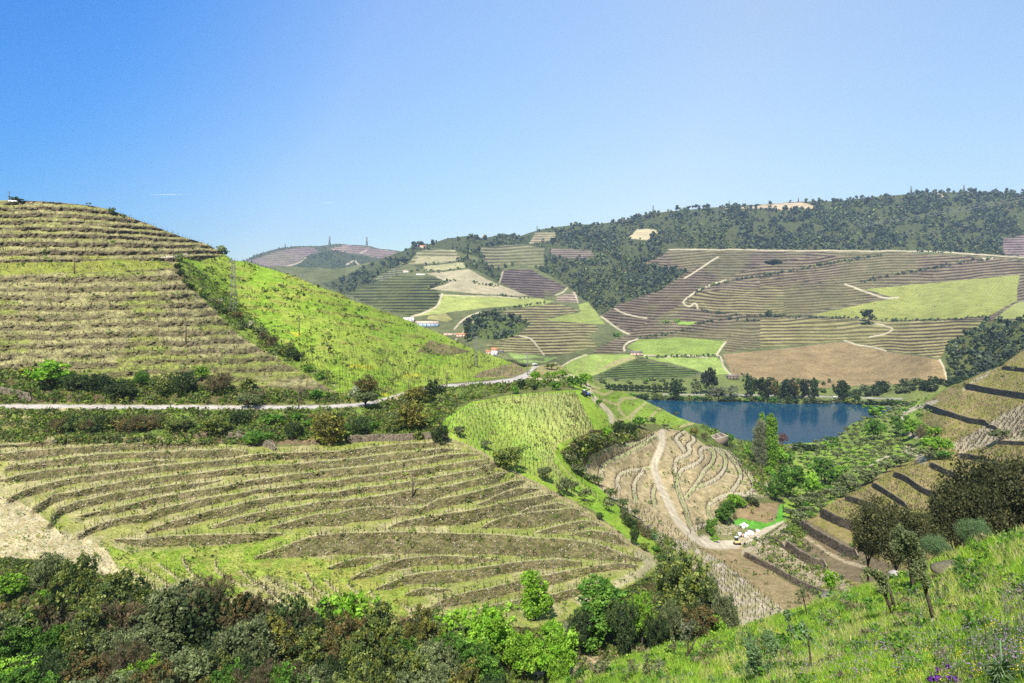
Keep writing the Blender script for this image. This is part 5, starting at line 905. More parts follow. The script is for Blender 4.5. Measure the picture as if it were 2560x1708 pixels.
xs, ys = scatter(g2, bm*vis2, 30000); q = at2(xs, ys); sz = q[:, 1]/170*rng.uniform(.35, 1.1, len(q)); pal = np.array([(.10,.16,.03),(.15,.22,.03),(.06,.09,.03),(.16,.15,.06),(.11,.12,.06),(.20,.22,.05),(.13,.09,.05)]); ci = rng.choice(7, len(q), p=[.24,.22,.2,.12,.1,.08,.04])
ob('undergrowth', tufts(q, sz, pal[ci], 'undergrowth', M_LEAF, 7), kind='stuff')
# short grass of the green slope and vineyards
gm_ = np.zeros(g2.X.shape)
for pl, v in [(GS,.5),([(1110,1085),(1180,1005),(1300,985),(1445,975),(1530,1040),(1430,1105),(1520,1240),(1640,1390),(1480,1275),(1330,1200),(1200,1125)],.3),([(270,1365),(760,1335),(700,1400),(960,1390),(1040,1480),(1000,1580),(930,1540),(560,1520),(330,1430)],1.3),([(1400,930),(1480,945),(1860,1100),(1560,1060),(1500,1000)],.7)]:
    sl, mm = g2.poly(pl); gm_[sl] = np.maximum(gm_[sl], mm*v)
sl, mm = g2.poly(FIELD); gm_[sl] = np.maximum(gm_[sl], mm*.5); xs, ys = scatter(g2, gm_*vis2, 26000); q = at2(xs, ys); sz = q[:, 1]/170*rng.uniform(.12, .36, len(q)); pal = np.array([(.15,.27,.025),(.20,.30,.03),(.24,.28,.06),(.12,.2,.02)]); ob('grass', tufts(q, sz, pal[rng.choice(4, len(q))], 'grass', M_LEAF, 5), kind='stuff')
# meadow grass on the slope at our feet
def blades(P_, h, w, cols, name, k=5, spread=.5, lean=.45):
    n = len(P_); r = rng; b = P_[:, None]+np.concatenate([r.normal(size=(n, k, 2))*spread*h[:, None, None], np.zeros((n, k, 1))], 2); an = r.random((n, k))*6.28; ww = w[:, None]*np.ones((1, k)); o = np.stack([np.cos(an)*ww, np.sin(an)*ww, 0*an], 2); hh = h[:, None]*r.uniform(.5, 1.25, (n, k)); tp = b+np.stack([r.normal(size=(n, k))*lean*hh, r.normal(size=(n, k))*lean*hh, hh], 2); b = b-np.array([0,0,.03])
    V = np.stack([b-o, b+o, tp], 2).reshape(-1, 3); cc = np.repeat(cols, k, 0)*r.uniform(.65, 1.35, (n*k, 1)); return mk_mesh(name, V, np.arange(len(V)).reshape(-1, 3), np.repeat(cc, 3, 0), M_LEAF)
vis3 = (g3.Y > sk3(g3.X)+1) & (g3.Y < 1760) & (g3.X > 1300) & (g3.X < 2620); gn = fbm(g3.X, g3.Y*1.3, 46, 3, 303)
xs, ys = scatter(g3, vis3*(.16+smooth((gn-.4)/.2)), 110000); q = at3(xs, ys); h = np.clip(q[:, 1]*.0062*rng.uniform(.5, 1.8, len(q)), .05, .4); pal = np.array([(.22,.40,.03),(.32,.48,.04),(.15,.29,.03),(.42,.46,.10),(.48,.43,.22),(.09,.19,.04)])
nn = fbm(xs, ys, 60, 2, 304); ci = np.where(nn > .56, rng.choice(6, len(q), p=[.12,.1,.1,.3,.3,.08]), rng.choice(6, len(q), p=[.34,.3,.14,.1,.03,.09])); ob('meadow_grass', blades(q, h, np.clip(q[:, 1]*.00055, .004, .03), pal[ci], 'meadow_grass', 7), kind='stuff')
xs, ys = scatter(g3, vis3*smooth((fbm(g3.X, g3.Y, 30, 3, 305)-.5)/.12), 9000); q = at3(xs, ys); sz = np.clip(q[:, 1]*.005*rng.uniform(.5, 1.8, len(q)), .04, .3); pal = np.array([(.10,.22,.03),(.16,.33,.03),(.06,.12,.03),(.12,.17,.08)]); ob('weeds', tufts(q, sz, pal[rng.choice(4, len(q))], 'weeds', M_LEAF, 12), kind='stuff')
xs, ys = scatter(g3, vis3*smooth((fbm(g3.X, g3.Y, 34, 3, 341)-.52)/.08), 420); q = at3(xs, ys); sz = np.clip(q[:, 1]*.012*rng.uniform(.5, 1.6, len(q)), .1, .8); pal = np.array([(.05,.11,.02),(.09,.19,.03),(.20,.30,.04),(.16,.15,.08)]); ob('low_bushes', tufts(np.repeat(q, 5, 0)+rng.normal(size=(len(q)*5, 3))*np.repeat(sz, 5)[:, None]*np.array([.6,.6,.15]), np.repeat(sz*.45, 5), np.repeat(pal[rng.choice(4, len(q))], 5, 0), 'low_bushes', M_LEAF, 26), kind='stuff')
xs, ys = scatter(g3, vis3*smooth((fbm(g3.X, g3.Y, 50, 3, 351)-.45)/.1), 900); q = at3(xs, ys); sz = np.clip(q[:, 1]*.0045*rng.uniform(.3, 1.9, len(q))**1.5, .02, .35); c = np.array([[.42,.38,.31]])*rng.uniform(.3, 1.2, (len(q), 1)); ob('scattered_stones', chunks(q, sz, c, M_STONE, 'scattered_stones', .45), kind='stuff')
def flowers(n, box_, cols, name, hs, sz, thr=.5, seed=9):
    mk = vis3*(g3.X > box_[0])*(g3.X < box_[1])*(g3.Y > box_[2])*(g3.Y < box_[3])*smooth((fbm(g3.X, g3.Y, 40, 3, seed)-thr)/.1); xs, ys = scatter(g3, mk, n); q = at3(xs, ys); h = hs*rng.uniform(.5, 1.2, n); st = boxes(q, h, np.full(n, .004)+q[:, 1]*.0002, M_STEM, name, .12)
    q2 = q+np.stack([0*h, 0*h, h], 1); return chunks(q2, np.clip(q[:, 1]*sz, .012, .1)*rng.uniform(.6, 1.3, n), np.array(cols)[rng.integers(0, len(cols), n)]*rng.uniform(.7, 1.3, (n, 1)), M_FLOWER, name, .9), st
M_STEM = simple('stem', (.08, .14, .04)); M_FLOWER = leaf_mat('petals', .3)
fl, st = flowers(4200, (1900,2600,1440,1720), [(.40,.26,.46),(.32,.2,.4),(.5,.36,.52)], 'pink_wildflowers', .32, .0010, .42, 61); ob('pink_wildflowers', fl, kind='stuff'); ob('flower_stems', st, kind='stuff')
fl, st = flowers(2600, (1600,2600,1480,1720), [(.75,.65,.03),(.6,.55,.05)], 'yellow_wildflowers', .2, .0012, .5, 71); ob('yellow_wildflowers', fl, kind='stuff')
mk = [(2335,1690),(2345,1700),(2380,1702),(2375,1675),(2395,1706),(2350,1680),(2330,1705),(2455,1672),(2430,1700)]
for i, (x, y) in enumerate(mk):
    q = at3(x, y+18); o = thing('purple_flower', tuple(q)); tag(o, 'deep purple flower head on a thin stem at the bottom right', 'flower', 'deep purple flowers'); k = q[1]/F; m = MB(); m.tube([(0,0,-.05),(.01,0,22*k)], [.006,.005], 5); part('stem', m.mesh('stem', M_STEM), o)
    pp = np.random.default_rng(i).normal(size=(46, 3))*np.array([5,5,7])*k+np.array([0,0,22*k]); V, c = leaves(np.random.default_rng(i), 90, [(0,0,22*k,8*k)], 3.4*k, [(.10,.02,.22),(.16,.04,.32),(.07,.01,.14)], 6, .2); part('bloom', mk_mesh('bloom', V, np.arange(len(V)).reshape(-1, 4), c, M_FLOWER), o)
for i, (x, y, t_) in enumerate([(2365,1700,1620),(2440,1690,1600),(2465,1640,1490),(2520,1600,1530),(2560,1590,1510),(2410,1650,1600)]):
    q = at3(x, y); k = q[1]/F; H = (y-t_)*k; m = MB(); m.tube([(0,0,-.05),(-.02,0,H*.5),(-.06,.02,H)], [.009,.007,.004], 5); o = thing('dry_stalk', tuple(q)); tag(o, 'tall dark dry stalk rising from the meadow at the lower right', 'plant', 'dry stalks in the meadow'); part('stem', m.mesh('stem', M_BARK), o); part('seed_head', chunks(np.array([(-.06+.01*j,.02,H-.03*j) for j in range(5)]), np.full(5, .016), np.full((5, 3), .1), M_STONE, 'seed_head'), o)
q = at3(2500, 1750); k = q[1]/F; o = thing('thistle', tuple(q)); tag(o, 'large grey-green thistle in the bottom right corner', 'plant'); r = np.random.default_rng(3); V = []; c = []
for i in range(420):
    a = r.random()*6.28; el = r.uniform(-.1, 1.3); L_ = r.uniform(14, 44)*k; z0 = r.uniform(0, 90)*k; d = np.array([math.cos(a)*math.cos(el), math.sin(a)*math.cos(el), math.sin(el)]); s_ = np.cross(d, (0,0,1))*L_*.035
    p0 = np.array([0,0,z0]); p1 = p0+d*L_*.55+s_*0; p2 = p0+d*L_+np.array([0,0,-.25])*L_; V += [p0-s_*.4, p0+s_*.4, p1+s_*1.2, p2, p1-s_*1.2]; c += [np.array((.26,.38,.22))*r.uniform(.7, 1.4)]*5
part('leaves', mk_mesh('leaves', V, np.arange(len(V)).reshape(-1, 5), np.array(c), M_LEAF), o); m = MB(); m.tube([(0,0,0),(.02,0,100*k),(.0,0,150*k)], [.012,.01,.006], 6); part('stem', m.mesh('stem', simple('thistle_stem', (.15,.22,.12))), o)
# rocks on the slope
def rock(x, y, w, h, label, col=(.3,.27,.22), at=None, D_=None, name='boulder'):
    q = (at or at3)(x, y); k = q[1]/F; r = np.random.default_rng(int(x)); n1_, n2_ = 12, 7; V = []
    for i in range(n2_+1):
        th = pi*i/n2_
        for j in range(n1_):
            a = 2*pi*j/n1_; e = 1+.28*(fbm(np.array([3+math.cos(a)*1.3+x]), np.array([3+math.sin(a)*1.3+th*1.2]), .9, 3, int(y))[0]-.5)*2; e = round(e*7)/7
            V.append((w*k/2*math.sin(th)*math.cos(a)*e, w*k*.4*math.sin(th)*math.sin(a)*e, h*k*.5*math.cos(th)*e+h*k*.28))
    Fs = [(i*n1_+j, (i+1)*n1_+j, (i+1)*n1_+(j+1) % n1_, i*n1_+(j+1) % n1_) for i in range(n2_) for j in range(n1_)]; me = mk_mesh(name, V, Fs, np.tile(np.array(col), (len(V), 1)), M_STONE)
    ob(name, me, None, tuple(q), label, 'rock')
rock(2375,1432,92,34,'large dark mossy boulder on the crest of the grassy slope',(.13,.12,.08)); rock(2443,1410,40,16,'flat pale rock right of the dark boulder',(.36,.34,.3)); rock(2462,1412,26,14,'dark tilted rock on the crest beside the flat pale one',(.12,.11,.1)); rock(2079,1500,66,22,'long dark rock on the left crest under the small bright tree',(.15,.14,.12))
rock(2170,1512,30,16,'rounded pale rock on the slope left of the forked young olive',(.4,.36,.28)); rock(2306,1656,42,18,'white angular rock on the lower slope',(.5,.46,.38)); rock(2115,1600,30,10,'low pale stone in the grass in the middle of the slope',(.42,.38,.3)); rock(2290,1508,16,9,'small white stone near the leaning young olive',(.5,.47,.4)); rock(2240,1440,34,16,'grey rock outcrop on the crest left of the leaning olive',(.32,.3,.27)); rock(1905,1580,22,9,'small grey stone at the left of the slope',(.3,.28,.24)); rock(2520,1352,24,12,'pale rock on the crest near the right edge',(.36,.33,.28)); rock(2000,1565,40,8,'flat dark stone slab at the foot of the thin bent olive',(.2,.18,.14)); rock(2210,1660,26,8,'dark half-buried stone low on the slope',(.16,.14,.11))
rock(1752,1636,24,9,'pale stone below the leafless forked tree',(.45,.42,.35)); rock(1730,1690,30,8,'long pale stone by the bottom path',(.45,.42,.35)); rock(2085,1530,34,9,'low pale slab near the left crest',(.38,.34,.27))
#@@BUILT
# ================================================================ STONE WALLS
M_WALL = ground_mat('dry_stone', 1.0, 5.0, .3, .55, 1.0, .15)
def wall(pts, h, label, g=None):
    q = spline(pts, 3); base = at2(q[:, 0], q[:, 1]+h); n = len(q); H = h*base[:, 1]/F; nz_ = 6; r = np.random.default_rng(abs(int(q[0, 0]))+7)
    d = np.gradient(base[:, :2], axis=0); nr = np.stack([d[:, 1], -d[:, 0]], 1); nr /= np.linalg.norm(nr, axis=1)[:, None]+1e-6; nr *= np.sign(-(nr*base[:, :2]).sum(1, keepdims=True)+1e-9)
    H = H*(1+.08*(fbm(np.arange(n)*1., np.zeros(n), 5, 2, 5)-.5)*2); V = []; prof = [(.30, -.6)]+[(.26-.16*k/nz_, k/nz_) for k in range(nz_+1)]+[(-.12, 1.0), (-.16, .3)]
    H = H*np.minimum(1, np.minimum(np.arange(n)+1.5, n-np.arange(n)+.5)/4)
    for o_, z_ in prof:
        jx = r.normal(size=n)*.03; V.append(np.c_[base[:, :2]+nr*(o_*1.1+jx[:, None]), base[:, 2]+H*z_*1.0+(r.normal(size=n)*.02 if z_ > 0 else 0)])
    V = np.stack(V, 1); k = V.shape[1]; i = (np.arange((n-1))[:, None]*k+np.arange(k-1)[None]).ravel(); Q = np.stack([i, i+1, i+k+1, i+k], 1)
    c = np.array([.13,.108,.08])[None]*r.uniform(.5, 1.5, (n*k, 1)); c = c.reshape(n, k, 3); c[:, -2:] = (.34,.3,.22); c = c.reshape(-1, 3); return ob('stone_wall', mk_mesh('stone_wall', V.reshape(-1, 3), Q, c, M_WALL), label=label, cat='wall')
for P_, h_, l_ in WALLS:
    o = wall(P_, h_, l_)
    if 'stone steps' in l_ and 'tall' in l_:
        m = MB()
        for i in range(7):
            b_ = at2(2186+i*1.6, 1318+h_); kk = b_[1]/F; m.box((b_[0]+.0, b_[1]-.5, b_[2]+kk*(18-i*2.9)), (.9, .7, .16), .3)
        part('steps', m.mesh('steps', simple('step_stone', (.42,.38,.3))), o)
# ================================================================ POLES, PYLONS, CABLES
M_STEEL = simple('galvanised_steel', (.17,.17,.17), .6, .15, 2); M_WOOD = simple('pole_wood', (.09,.07,.05), .9, .25, 3); M_CER = simple('insulator', (.25,.2,.16), .3)
def pole(x, yb, yt, label, arms=1, at=None, mt=None, rad=.2):
    q = (at or at2)(x, yb); H = (yb-yt)*q[1]/F; o = thing('utility_pole', tuple(q)); tag(o, label, 'utility pole'); m = MB(); m.tube([(0,0,-.3),(0,0,H*.5),(0,0,H)], [rad, rad*.85, rad*.65], 8); part('shaft', m.mesh('shaft', mt or M_WOOD), o)
    if arms: part('crossarm', MB().box((0,-.12,H*.95), (1.3,.09,.1)).mesh('crossarm', M_WOOD), o); m = MB(); [m.tube([(s_,-.12,H*.95+.05),(s_,-.12,H*.95+.28)], [.05,.035], 6) for s_ in (-.55,0,.55)]; part('insulators', m.mesh('insulators', M_CER), o)
    return o
pole(186,685,644,'wooden utility pole in the upper brown terraces, leftmost one on the hillside'); pole(433,654,615,'wooden utility pole beside the pale path high on the brown hill'); pole(465,856,803,'wooden utility pole low on the brown hillside, casting a shadow to the left'); pole(23,510,479,'utility pole standing on the hilltop at the far left'); pole(748,838,788,'slim utility pole in the middle of the green hillside')
pole(747,1028,974,'wooden utility pole at the road edge between the two grey olives'); pole(1022,996,948,'wooden utility pole in the inner road bend behind the yellow bushes'); pole(1117,975,932,'utility pole above the road right of the dark evergreen tree'); pole(1207,962,925,'thin utility pole above the road before the junction',0,rad=.09); pole(1032,1243,1182,'tall wooden utility pole standing in the middle terraced field',1)
def pylon(x, yb, yt, label, at=None, wb=.11, wt=.045, arms=3, r0=.06, near=True, loc=None):
    q = (at or at2)(x, yb) if loc is None else loc; H = (yb-yt)*q[1]/F; o = thing('lattice_pylon', tuple(q)); tag(o, label, 'pylon'); B, T_ = H*wb/2, H*wt/2; m = MB(); cs = [(-1,-1),(1,-1),(1,1),(-1,1)]; f = lambda z: B+(T_-B)*z/H; nl = 11 if near else 5; rr = max(r0, q[1]*.0003)
    for a, b in cs: m.tube([(a*B, b*B, -.3), (a*T_, b*T_, H)], [rr, rr*.8], 4)
    for i in range(nl):
        z0, z1 = H*i/nl, H*(i+1)/nl; w0, w1 = f(z0), f(z1)
        for j in range(4):
            a, b = cs[j], cs[(j+1) % 4]; m.tube([(a[0]*w0, a[1]*w0, z0), (b[0]*w1, b[1]*w1, z1)], [rr*.6, rr*.6], 3); m.tube([(b[0]*w0, b[1]*w0, z0), (a[0]*w1, a[1]*w1, z1)], [rr*.6, rr*.6], 3)
    part('tower', m.mesh('tower', M_STEEL), o)
    for i in range(arms):
        z = H*(.97-.0*i-.11*i); L_ = H*(.10 if near else .13); m = MB(); m.tube([(-L_,0,z),(0,0,z+.25),(L_,0,z)], [rr*.7]*3, 4); m.tube([(-L_,0,z),(0,0,z-.35),(L_,0,z)], [rr*.6]*3, 4); part('crossarm', m.mesh('crossarm', M_STEEL), o)
        if near:
            m = MB(); [m.tube([(s_*L_*.95,0,z),(s_*L_*.95,0,z-.9)], [.09,.09], 6) for s_ in (-1,1)]; part('insulators', m.mesh('insulators', M_CER), o)
    return o
pylon(583,779,649,'tall steel lattice pylon on the green hillside beside the hedge',arms=1); pylon(1190,918,841,'steel lattice pylon low on the green hillside above the road',arms=1,wb=.1); pylon(1319,938,883,'slim lattice pole with white insulators at the road junction',arms=1,wb=.05,wt=.03)
for x, yb, yt, l_, gg in [(824,612,591,'far pylon on the distant hill, left of the hilltop trees',0),(917,614,593,'far pylon on the distant hill, right one of the pair',0),(713,618,609,'very small far pylon at the left end of the distant ridge',0),(1343,581,565,'small pylon on the ridge where the big wooded hill begins to rise',1),(1633,534,514,'pylon on the wooded ridge left of the umbrella pines',1),(1823,518,503,'thin mast on the ridge above the tree row',1),(1557,556,546,'faint mast on the wooded ridge left of the middle',1),(1996,505,494,'thin mast on the ridge at the pale fields',1),(2278,483,466,'mast on the highest part of the wooded ridge',1),(2410,479,463,'mast on the ridge near the right edge',1)]:
    g_, Dm = (g1, D1f) if gg else (g0, D0f); loc = world(np.array(float(x)), np.array(float(yb)), g_.sample(Dm, np.array(float(x)), np.array(float(yb)))); pylon(x, yb, yt, l_, loc=loc, near=False, wb=.2, wt=.04, arms=2)
M_CAB = simple('cable', (.5,.5,.5), .5)
def cable(p0, d0, p1, d1, label, rad, sag=6):
    a = world(np.array(p0[0]), np.array(p0[1]), np.array(d0)); b = world(np.array(p1[0]), np.array(p1[1]), np.array(d1)); t_ = np.linspace(0, 1, 24)[:, None]; q = a*(1-t_)+b*t_; q[:, 2] -= sag*4*(t_[:, 0]*(1-t_[:, 0])); m = MB(); m.tube(q, rad, 4); ob('power_cable', m.mesh('power_cable', M_CAB), label=label, cat='cable')
cable((2120.,566.),1400.,(2620.,481.),620.,'upper of the two pale power cables crossing the wooded hill at the right',.13,2); cable((2100.,572.),1400.,(2620.,488.),620.,'lower of the two pale power cables crossing the wooded hill at the right',.13,2); cable((2350.,496.),1500.,(2450.,477.),1300.,'short pale cable high on the wooded ridge at the right',.2,1)
# ================================================================ HOUSES
def mcol(c, n='paint'): return simple(n, c, .8, .12, .8)
M_WHITE = mcol((.75,.73,.68), 'whitewash'); M_ORANGE = mcol((.42,.2,.1), 'terracotta'); M_GREYR = mcol((.16,.14,.13), 'slate'); M_PINK = mcol((.5,.38,.3), 'pink_render'); M_DARKW = simple('dark_opening', (.02,.02,.025), .3); M_BLUE = mcol((.3,.38,.5), 'blue_grey_panel'); M_STW = simple('ruin_stone', (.16,.13,.1), .95, .45, 2.5, bump=.8); M_PALE = simple('stone_coping', (.5,.45,.36), .9, .2, 2)
def house(x, yb, wpx, hpx, label, at, wallm=None, roofm=None, dep=.7, nwin=3, roof='gable', rz=0, rh=.35):
    q = at(x, yb); k = q[1]/F; w, h = wpx*k, hpx*k; d = w*dep; hw = h*(1-rh); o = thing('house', tuple(q)); o.rotation_euler = (0,0,rz); tag(o, label, 'house'); o['category'] = 'house'
    part('wall', MB().box((0,0,hw/2-.5), (w,d,hw+1)).mesh('wall', wallm or M_WHITE), o); m = MB(); e = .3
    if roof == 'gable': m.add([(-w/2-e,-d/2-e,hw-.05),(w/2+e,-d/2-e,hw-.05),(w/2+e,d/2+e,hw-.05),(-w/2-e,d/2+e,hw-.05),(-w/2-e,0,h),(w/2+e,0,h)], [(0,1,5,4),(2,3,4,5),(0,4,3),(1,2,5),(3,2,1,0)])
    else: m.box((0,0,hw+.15), (w+.5,d+.5,.3))
    part('roof', m.mesh('roof', roofm or M_ORANGE), o)
    for i in range(nwin):
        xx = w*(-.5+(i+.75)/(nwin+.5)); part('window' if i != nwin//2 else 'door', MB().box((xx,-d/2-.02,hw*(.55 if i != nwin//2 else .4)), (min(1.1, w*.1),.08,hw*(.32 if i != nwin//2 else .75))).mesh('opening', M_DARKW), o)
    return o
def atf(x, y): return at1(x, y)
house(1236,889,15,20,'white two-storey house with orange roof behind the green hillside',atf,M_WHITE,M_ORANGE,.8); house(1222,886,14,10,'small tan annex left of the white two-storey house',atf,M_PINK,M_ORANGE,.8,2); house(1252,882,14,6,'low dark-roofed shed right of the white two-storey house',atf,M_GREYR,M_GREYR,.6,1)
house(1022,806,26,13,'white flat-roofed winery building peeking over the green hillside',atf,M_WHITE,M_WHITE,.6,3,'flat',rh=.1); house(1068,817,56,14,'long low winery hall with pinkish roof and blue-grey front',atf,M_BLUE,M_PINK,.35,5,'gable',rh=.4); house(1156,842,30,9,'long orange-roofed building half hidden by trees in the side valley',atf,M_PINK,M_ORANGE,.4,3); house(1126,838,34,7,'low pinkish wall-like building left of the orange-roofed one',atf,M_PINK,M_PINK,.3,2,'flat')
house(1590,888,30,10,'dark-roofed farmhouse between the green fields across the river',atf,M_PINK,M_GREYR,.5,3,rh=.45); house(1832,948,27,11,'abandoned grey farmhouse above the river bank trees',atf,M_STW,M_GREYR,.5,3,rh=.3); house(1015,682,12,7,'small orange-roofed house on the tan spur',atf,M_WHITE,M_ORANGE,.7,1); house(1052,688,22,5,'long white low building on the tan spur',atf,M_WHITE,M_WHITE,.3,3,'flat'); house(1058,622,16,9,'pinkish hamlet building on the ridge notch',atf,M_PINK,M_ORANGE,.7,2); house(1211,593,10,6,'tiny pale building on the wooded ridge',atf,M_WHITE,M_ORANGE,.8,1)
# roofless ruin by the water
q = at2(1797, 1106); k = q[1]/F; o = thing('ruined_house', tuple(q)); tag(o, 'roofless dark stone ruin at the water\'s edge', 'ruin'); o.rotation_euler = (0,0,.5)
def slabw(x0, y0, x1, y1, h0, h1, t_=.6): d_ = math.hypot(x1-x0, y1-y0); nx_, ny_ = -(y1-y0)/d_*t_/2, (x1-x0)/d_*t_/2; return MB().add([(x0-nx_,y0-ny_,-2),(x1-nx_,y1-ny_,-2),(x1+nx_,y1+ny_,-2),(x0+nx_,y0+ny_,-2),(x0-nx_,y0-ny_,h0),(x1-nx_,y1-ny_,h1),(x1+nx_,y1+ny_,h1),(x0+nx_,y0+ny_,h0)], [(3,2,1,0),(4,5,6,7),(0,1,5,4),(1,2,6,5),(2,3,7,6),(3,0,4,7)])
Lx, Ly, Hh = 38*k, 24*k, 16*k
for a in [(-Lx/2,-Ly/2,Lx/2,-Ly/2,Hh*.8,Hh),(Lx/2,-Ly/2,Lx/2,Ly/2,Hh,Hh*1.25),(Lx/2,Ly/2,-Lx/2,Ly/2,Hh*1.3,Hh*.9),(-Lx/2,Ly/2,-Lx/2,-Ly/2,Hh*.9,Hh*.7),(0,-Ly/2,0,Ly/2,Hh*.9,Hh*1.3)]: part('wall', slabw(*a).mesh('wall', M_STW), o); part('coping', slabw(a[0],a[1],a[2],a[3],a[4]+.25,a[5]+.25,.7).mesh('coping', M_PALE) if 0 else MB().tube([(a[0],a[1],a[4]+.05),(a[2],a[3],a[5]+.05)], .14, 5).mesh('coping', M_PALE), o)
wl = wall([(1795,1100),(1815,1108),(1840,1112)], 6, 'low dark terrace wall in front of the roofless ruin')
# ================================================================ VEHICLES AND YARD
M_TYRE = simple('tyre', (.02,.02,.02), .8); M_GLASS = simple('car_glass', (.03,.04,.05), .1)
def car(x, yb, label, col=(.8,.8,.8), at=None, L_=4.4, rz=0, van=False):
    q = (at or at2)(x, yb); o = thing('parked_car', tuple(q)); tag(o, label, 'car'); o.rotation_euler = (0,0,rz); pm = mcol(col, 'car_paint'); hc_ = 1.9 if van else 1.45
    part('body', MB().box((0,0,.65), (L_,1.75,.7), 0, .96).mesh('body', pm), o); part('cabin', MB().box((-.2,0,(1+hc_)/2), (L_*(.8 if van else .55),1.6,hc_-1), 0, .82).mesh('cabin', pm), o); part('window', MB().box((-.2,0,(1+hc_)/2+.02), (L_*(.6 if van else .5),1.64,(hc_-1)*.55), 0, .85).mesh('window', M_GLASS), o)
    for a in (-1,1):
        for b in (-1,1): part('wheel', MB().tube([(a*L_*.32,b*.78-.1,.33),(a*L_*.32,b*.78+.1,.33)], [.33,.33], 10).mesh('wheel', M_TYRE), o)
car(1336,912,'white car parked beside the olives beyond the road junction',at=atf,rz=.2); car(1363,917,'large white van-like vehicle on the pale yard beyond the junction',at=atf,L_=6.5,van=True,rz=.3); car(2088,994,'light car on the riverside road between the tall trees',(.7,.72,.75),atf); car(2216,746,'tiny white car at the corner of the big green vineyard',at=atf); car(33,507,'white car roof on the hilltop at the far left edge',at=at2,L_=3.6)
q = at2(1464, 992); o = thing('tractor', tuple(q)); tag(o, 'small blue tractor at the top right corner of the green vineyard', 'tractor'); o.rotation_euler = (0,0,.5); bl = mcol((.05,.09,.3), 'tractor_blue')
part('body', MB().box((.9,0,1.0), (1.9,.9,.8), 0, .9).mesh('body', bl), o); part('cab', MB().box((-.5,0,1.75), (1.3,1.3,1.5), 0, .85).mesh('cab', M_GLASS), o); part('roof', MB().box((-.5,0,2.56), (1.4,1.4,.12)).mesh('roof', mcol((.6,.6,.6))), o)
for a, r_ in ((-.7,.75),(1.4,.45)):
    for b in (-1,1): part('wheel', MB().tube([(a,b*.8-.18,r_),(a,b*.8+.18,r_)], [r_,r_], 12).mesh('wheel', M_TYRE), o)
# white bags, crates and tanks by the track
def blob(c, d, seed, n1_=12, n2_=8, amp=.12):
    r = np.random.default_rng(seed); V = []; ph_ = r.random(3)*6
    for i in range(n2_+1):
        th = pi*i/n2_
        for j in range(n1_): a = 2*pi*j/n1_; e = 1+amp*math.sin(3*a+ph_[0])*math.sin(th*2+ph_[1])+r.normal()*amp*.25; V.append((c[0]+d[0]/2*math.sin(th)**.6*math.cos(a)*e, c[1]+d[1]/2*math.sin(th)**.6*math.sin(a)*e, c[2]+d[2]/2*math.copysign(abs(math.cos(th))**.7, math.cos(th))))
    return V, [(i*n1_+j, (i+1)*n1_+j, (i+1)*n1_+(j+1) % n1_, i*n1_+(j+1) % n1_) for i in range(n2_) for j in range(n1_)]
M_PLAS = simple('white_plastic', (.72,.73,.78), .5, .12, 1.5)
for i, (x, y, w, h, l_) in enumerate([(1853,1318,9,8,'leftmost white wrapped bale at the edge of the bright green plot'),(1860,1316,9,10,'tallest white wrapped bale in the pile by the green plot'),(1867,1318,8,7,'rightmost white wrapped bale by the green plot'),(1858,1321,9,5,'front white wrapped bale by the green plot'),
  (1862,1343,10,8,'low white bulky bag in the middle of the stack by the track'),(1869,1338,12,8,'white bulky bag on the right half of the stack by the track'),(1894,1330,9,7,'round white sack at the right end of the stack by the track'),(1880,1338,10,10,'pale grey sheet-covered pile in the stack by the track')]):
    q = at2(x, y); k = q[1]/F; V, Fs = blob((0,0,h*k*.45), (w*k,w*k,h*k), i); ob('wrapped_bale', mk_mesh('bale', V, Fs, None, M_PLAS, True), None, tuple(q), l_, 'bag')
for x, y, w, h, l_, c_ in [(1849,1342,7,11,'white upright pallet of wrapped stakes at the left end of the stack by the track',(.6,.6,.68)),(1857,1344,5,9,'second upright pallet with brown side in the stack by the track',(.36,.26,.22)),(1874,1332,10,6,'dark crate with white cover in the back of the stack by the track',(.4,.42,.5))]:
    q = at2(x, y); k = q[1]/F; o = thing('pallet_load', tuple(q)); tag(o, l_, 'pallet'); part('load', MB().box((0,0,h*k*.55), (w*k,w*k,h*k*.9), .3, .95).mesh('load', mcol(c_, 'load')), o); part('pallet', MB().box((0,0,.1), (w*k*1.1,w*k*1.1,.15), .3).mesh('pallet', M_WOOD), o)
q = at2(1843, 1362); k = q[1]/F; o = thing('digger', tuple(q)); tag(o, 'small pale digger standing where the two white tracks meet', 'digger'); yl = mcol((.5,.42,.2), 'digger_paint')
part('tracks', MB().box((0,-.45,.3), (2.1,.35,.55)).box((0,.45,.3), (2.1,.35,.55)).mesh('tracks', M_TYRE), o); part('body', MB().box((0,0,.95), (1.7,1.3,.7), 0, .92).mesh('body', yl), o); part('cab', MB().box((-.25,0,1.85), (.95,1.0,1.15), 0, .88).mesh('cab', M_GLASS), o); part('cab_roof', MB().box((-.25,0,2.47), (1.05,1.1,.1)).mesh('cab_roof', mcol((.8,.8,.78))), o)
part('arm', MB().tube([(.7,0,1.1),(1.7,0,2.2),(2.5,0,1.4),(2.4,0,.7)], [.13,.11,.09,.08], 6).mesh('arm', yl), o); part('bucket', MB().box((2.3,0,.45), (.45,.6,.4), 0, .8).mesh('bucket', M_TYRE), o)
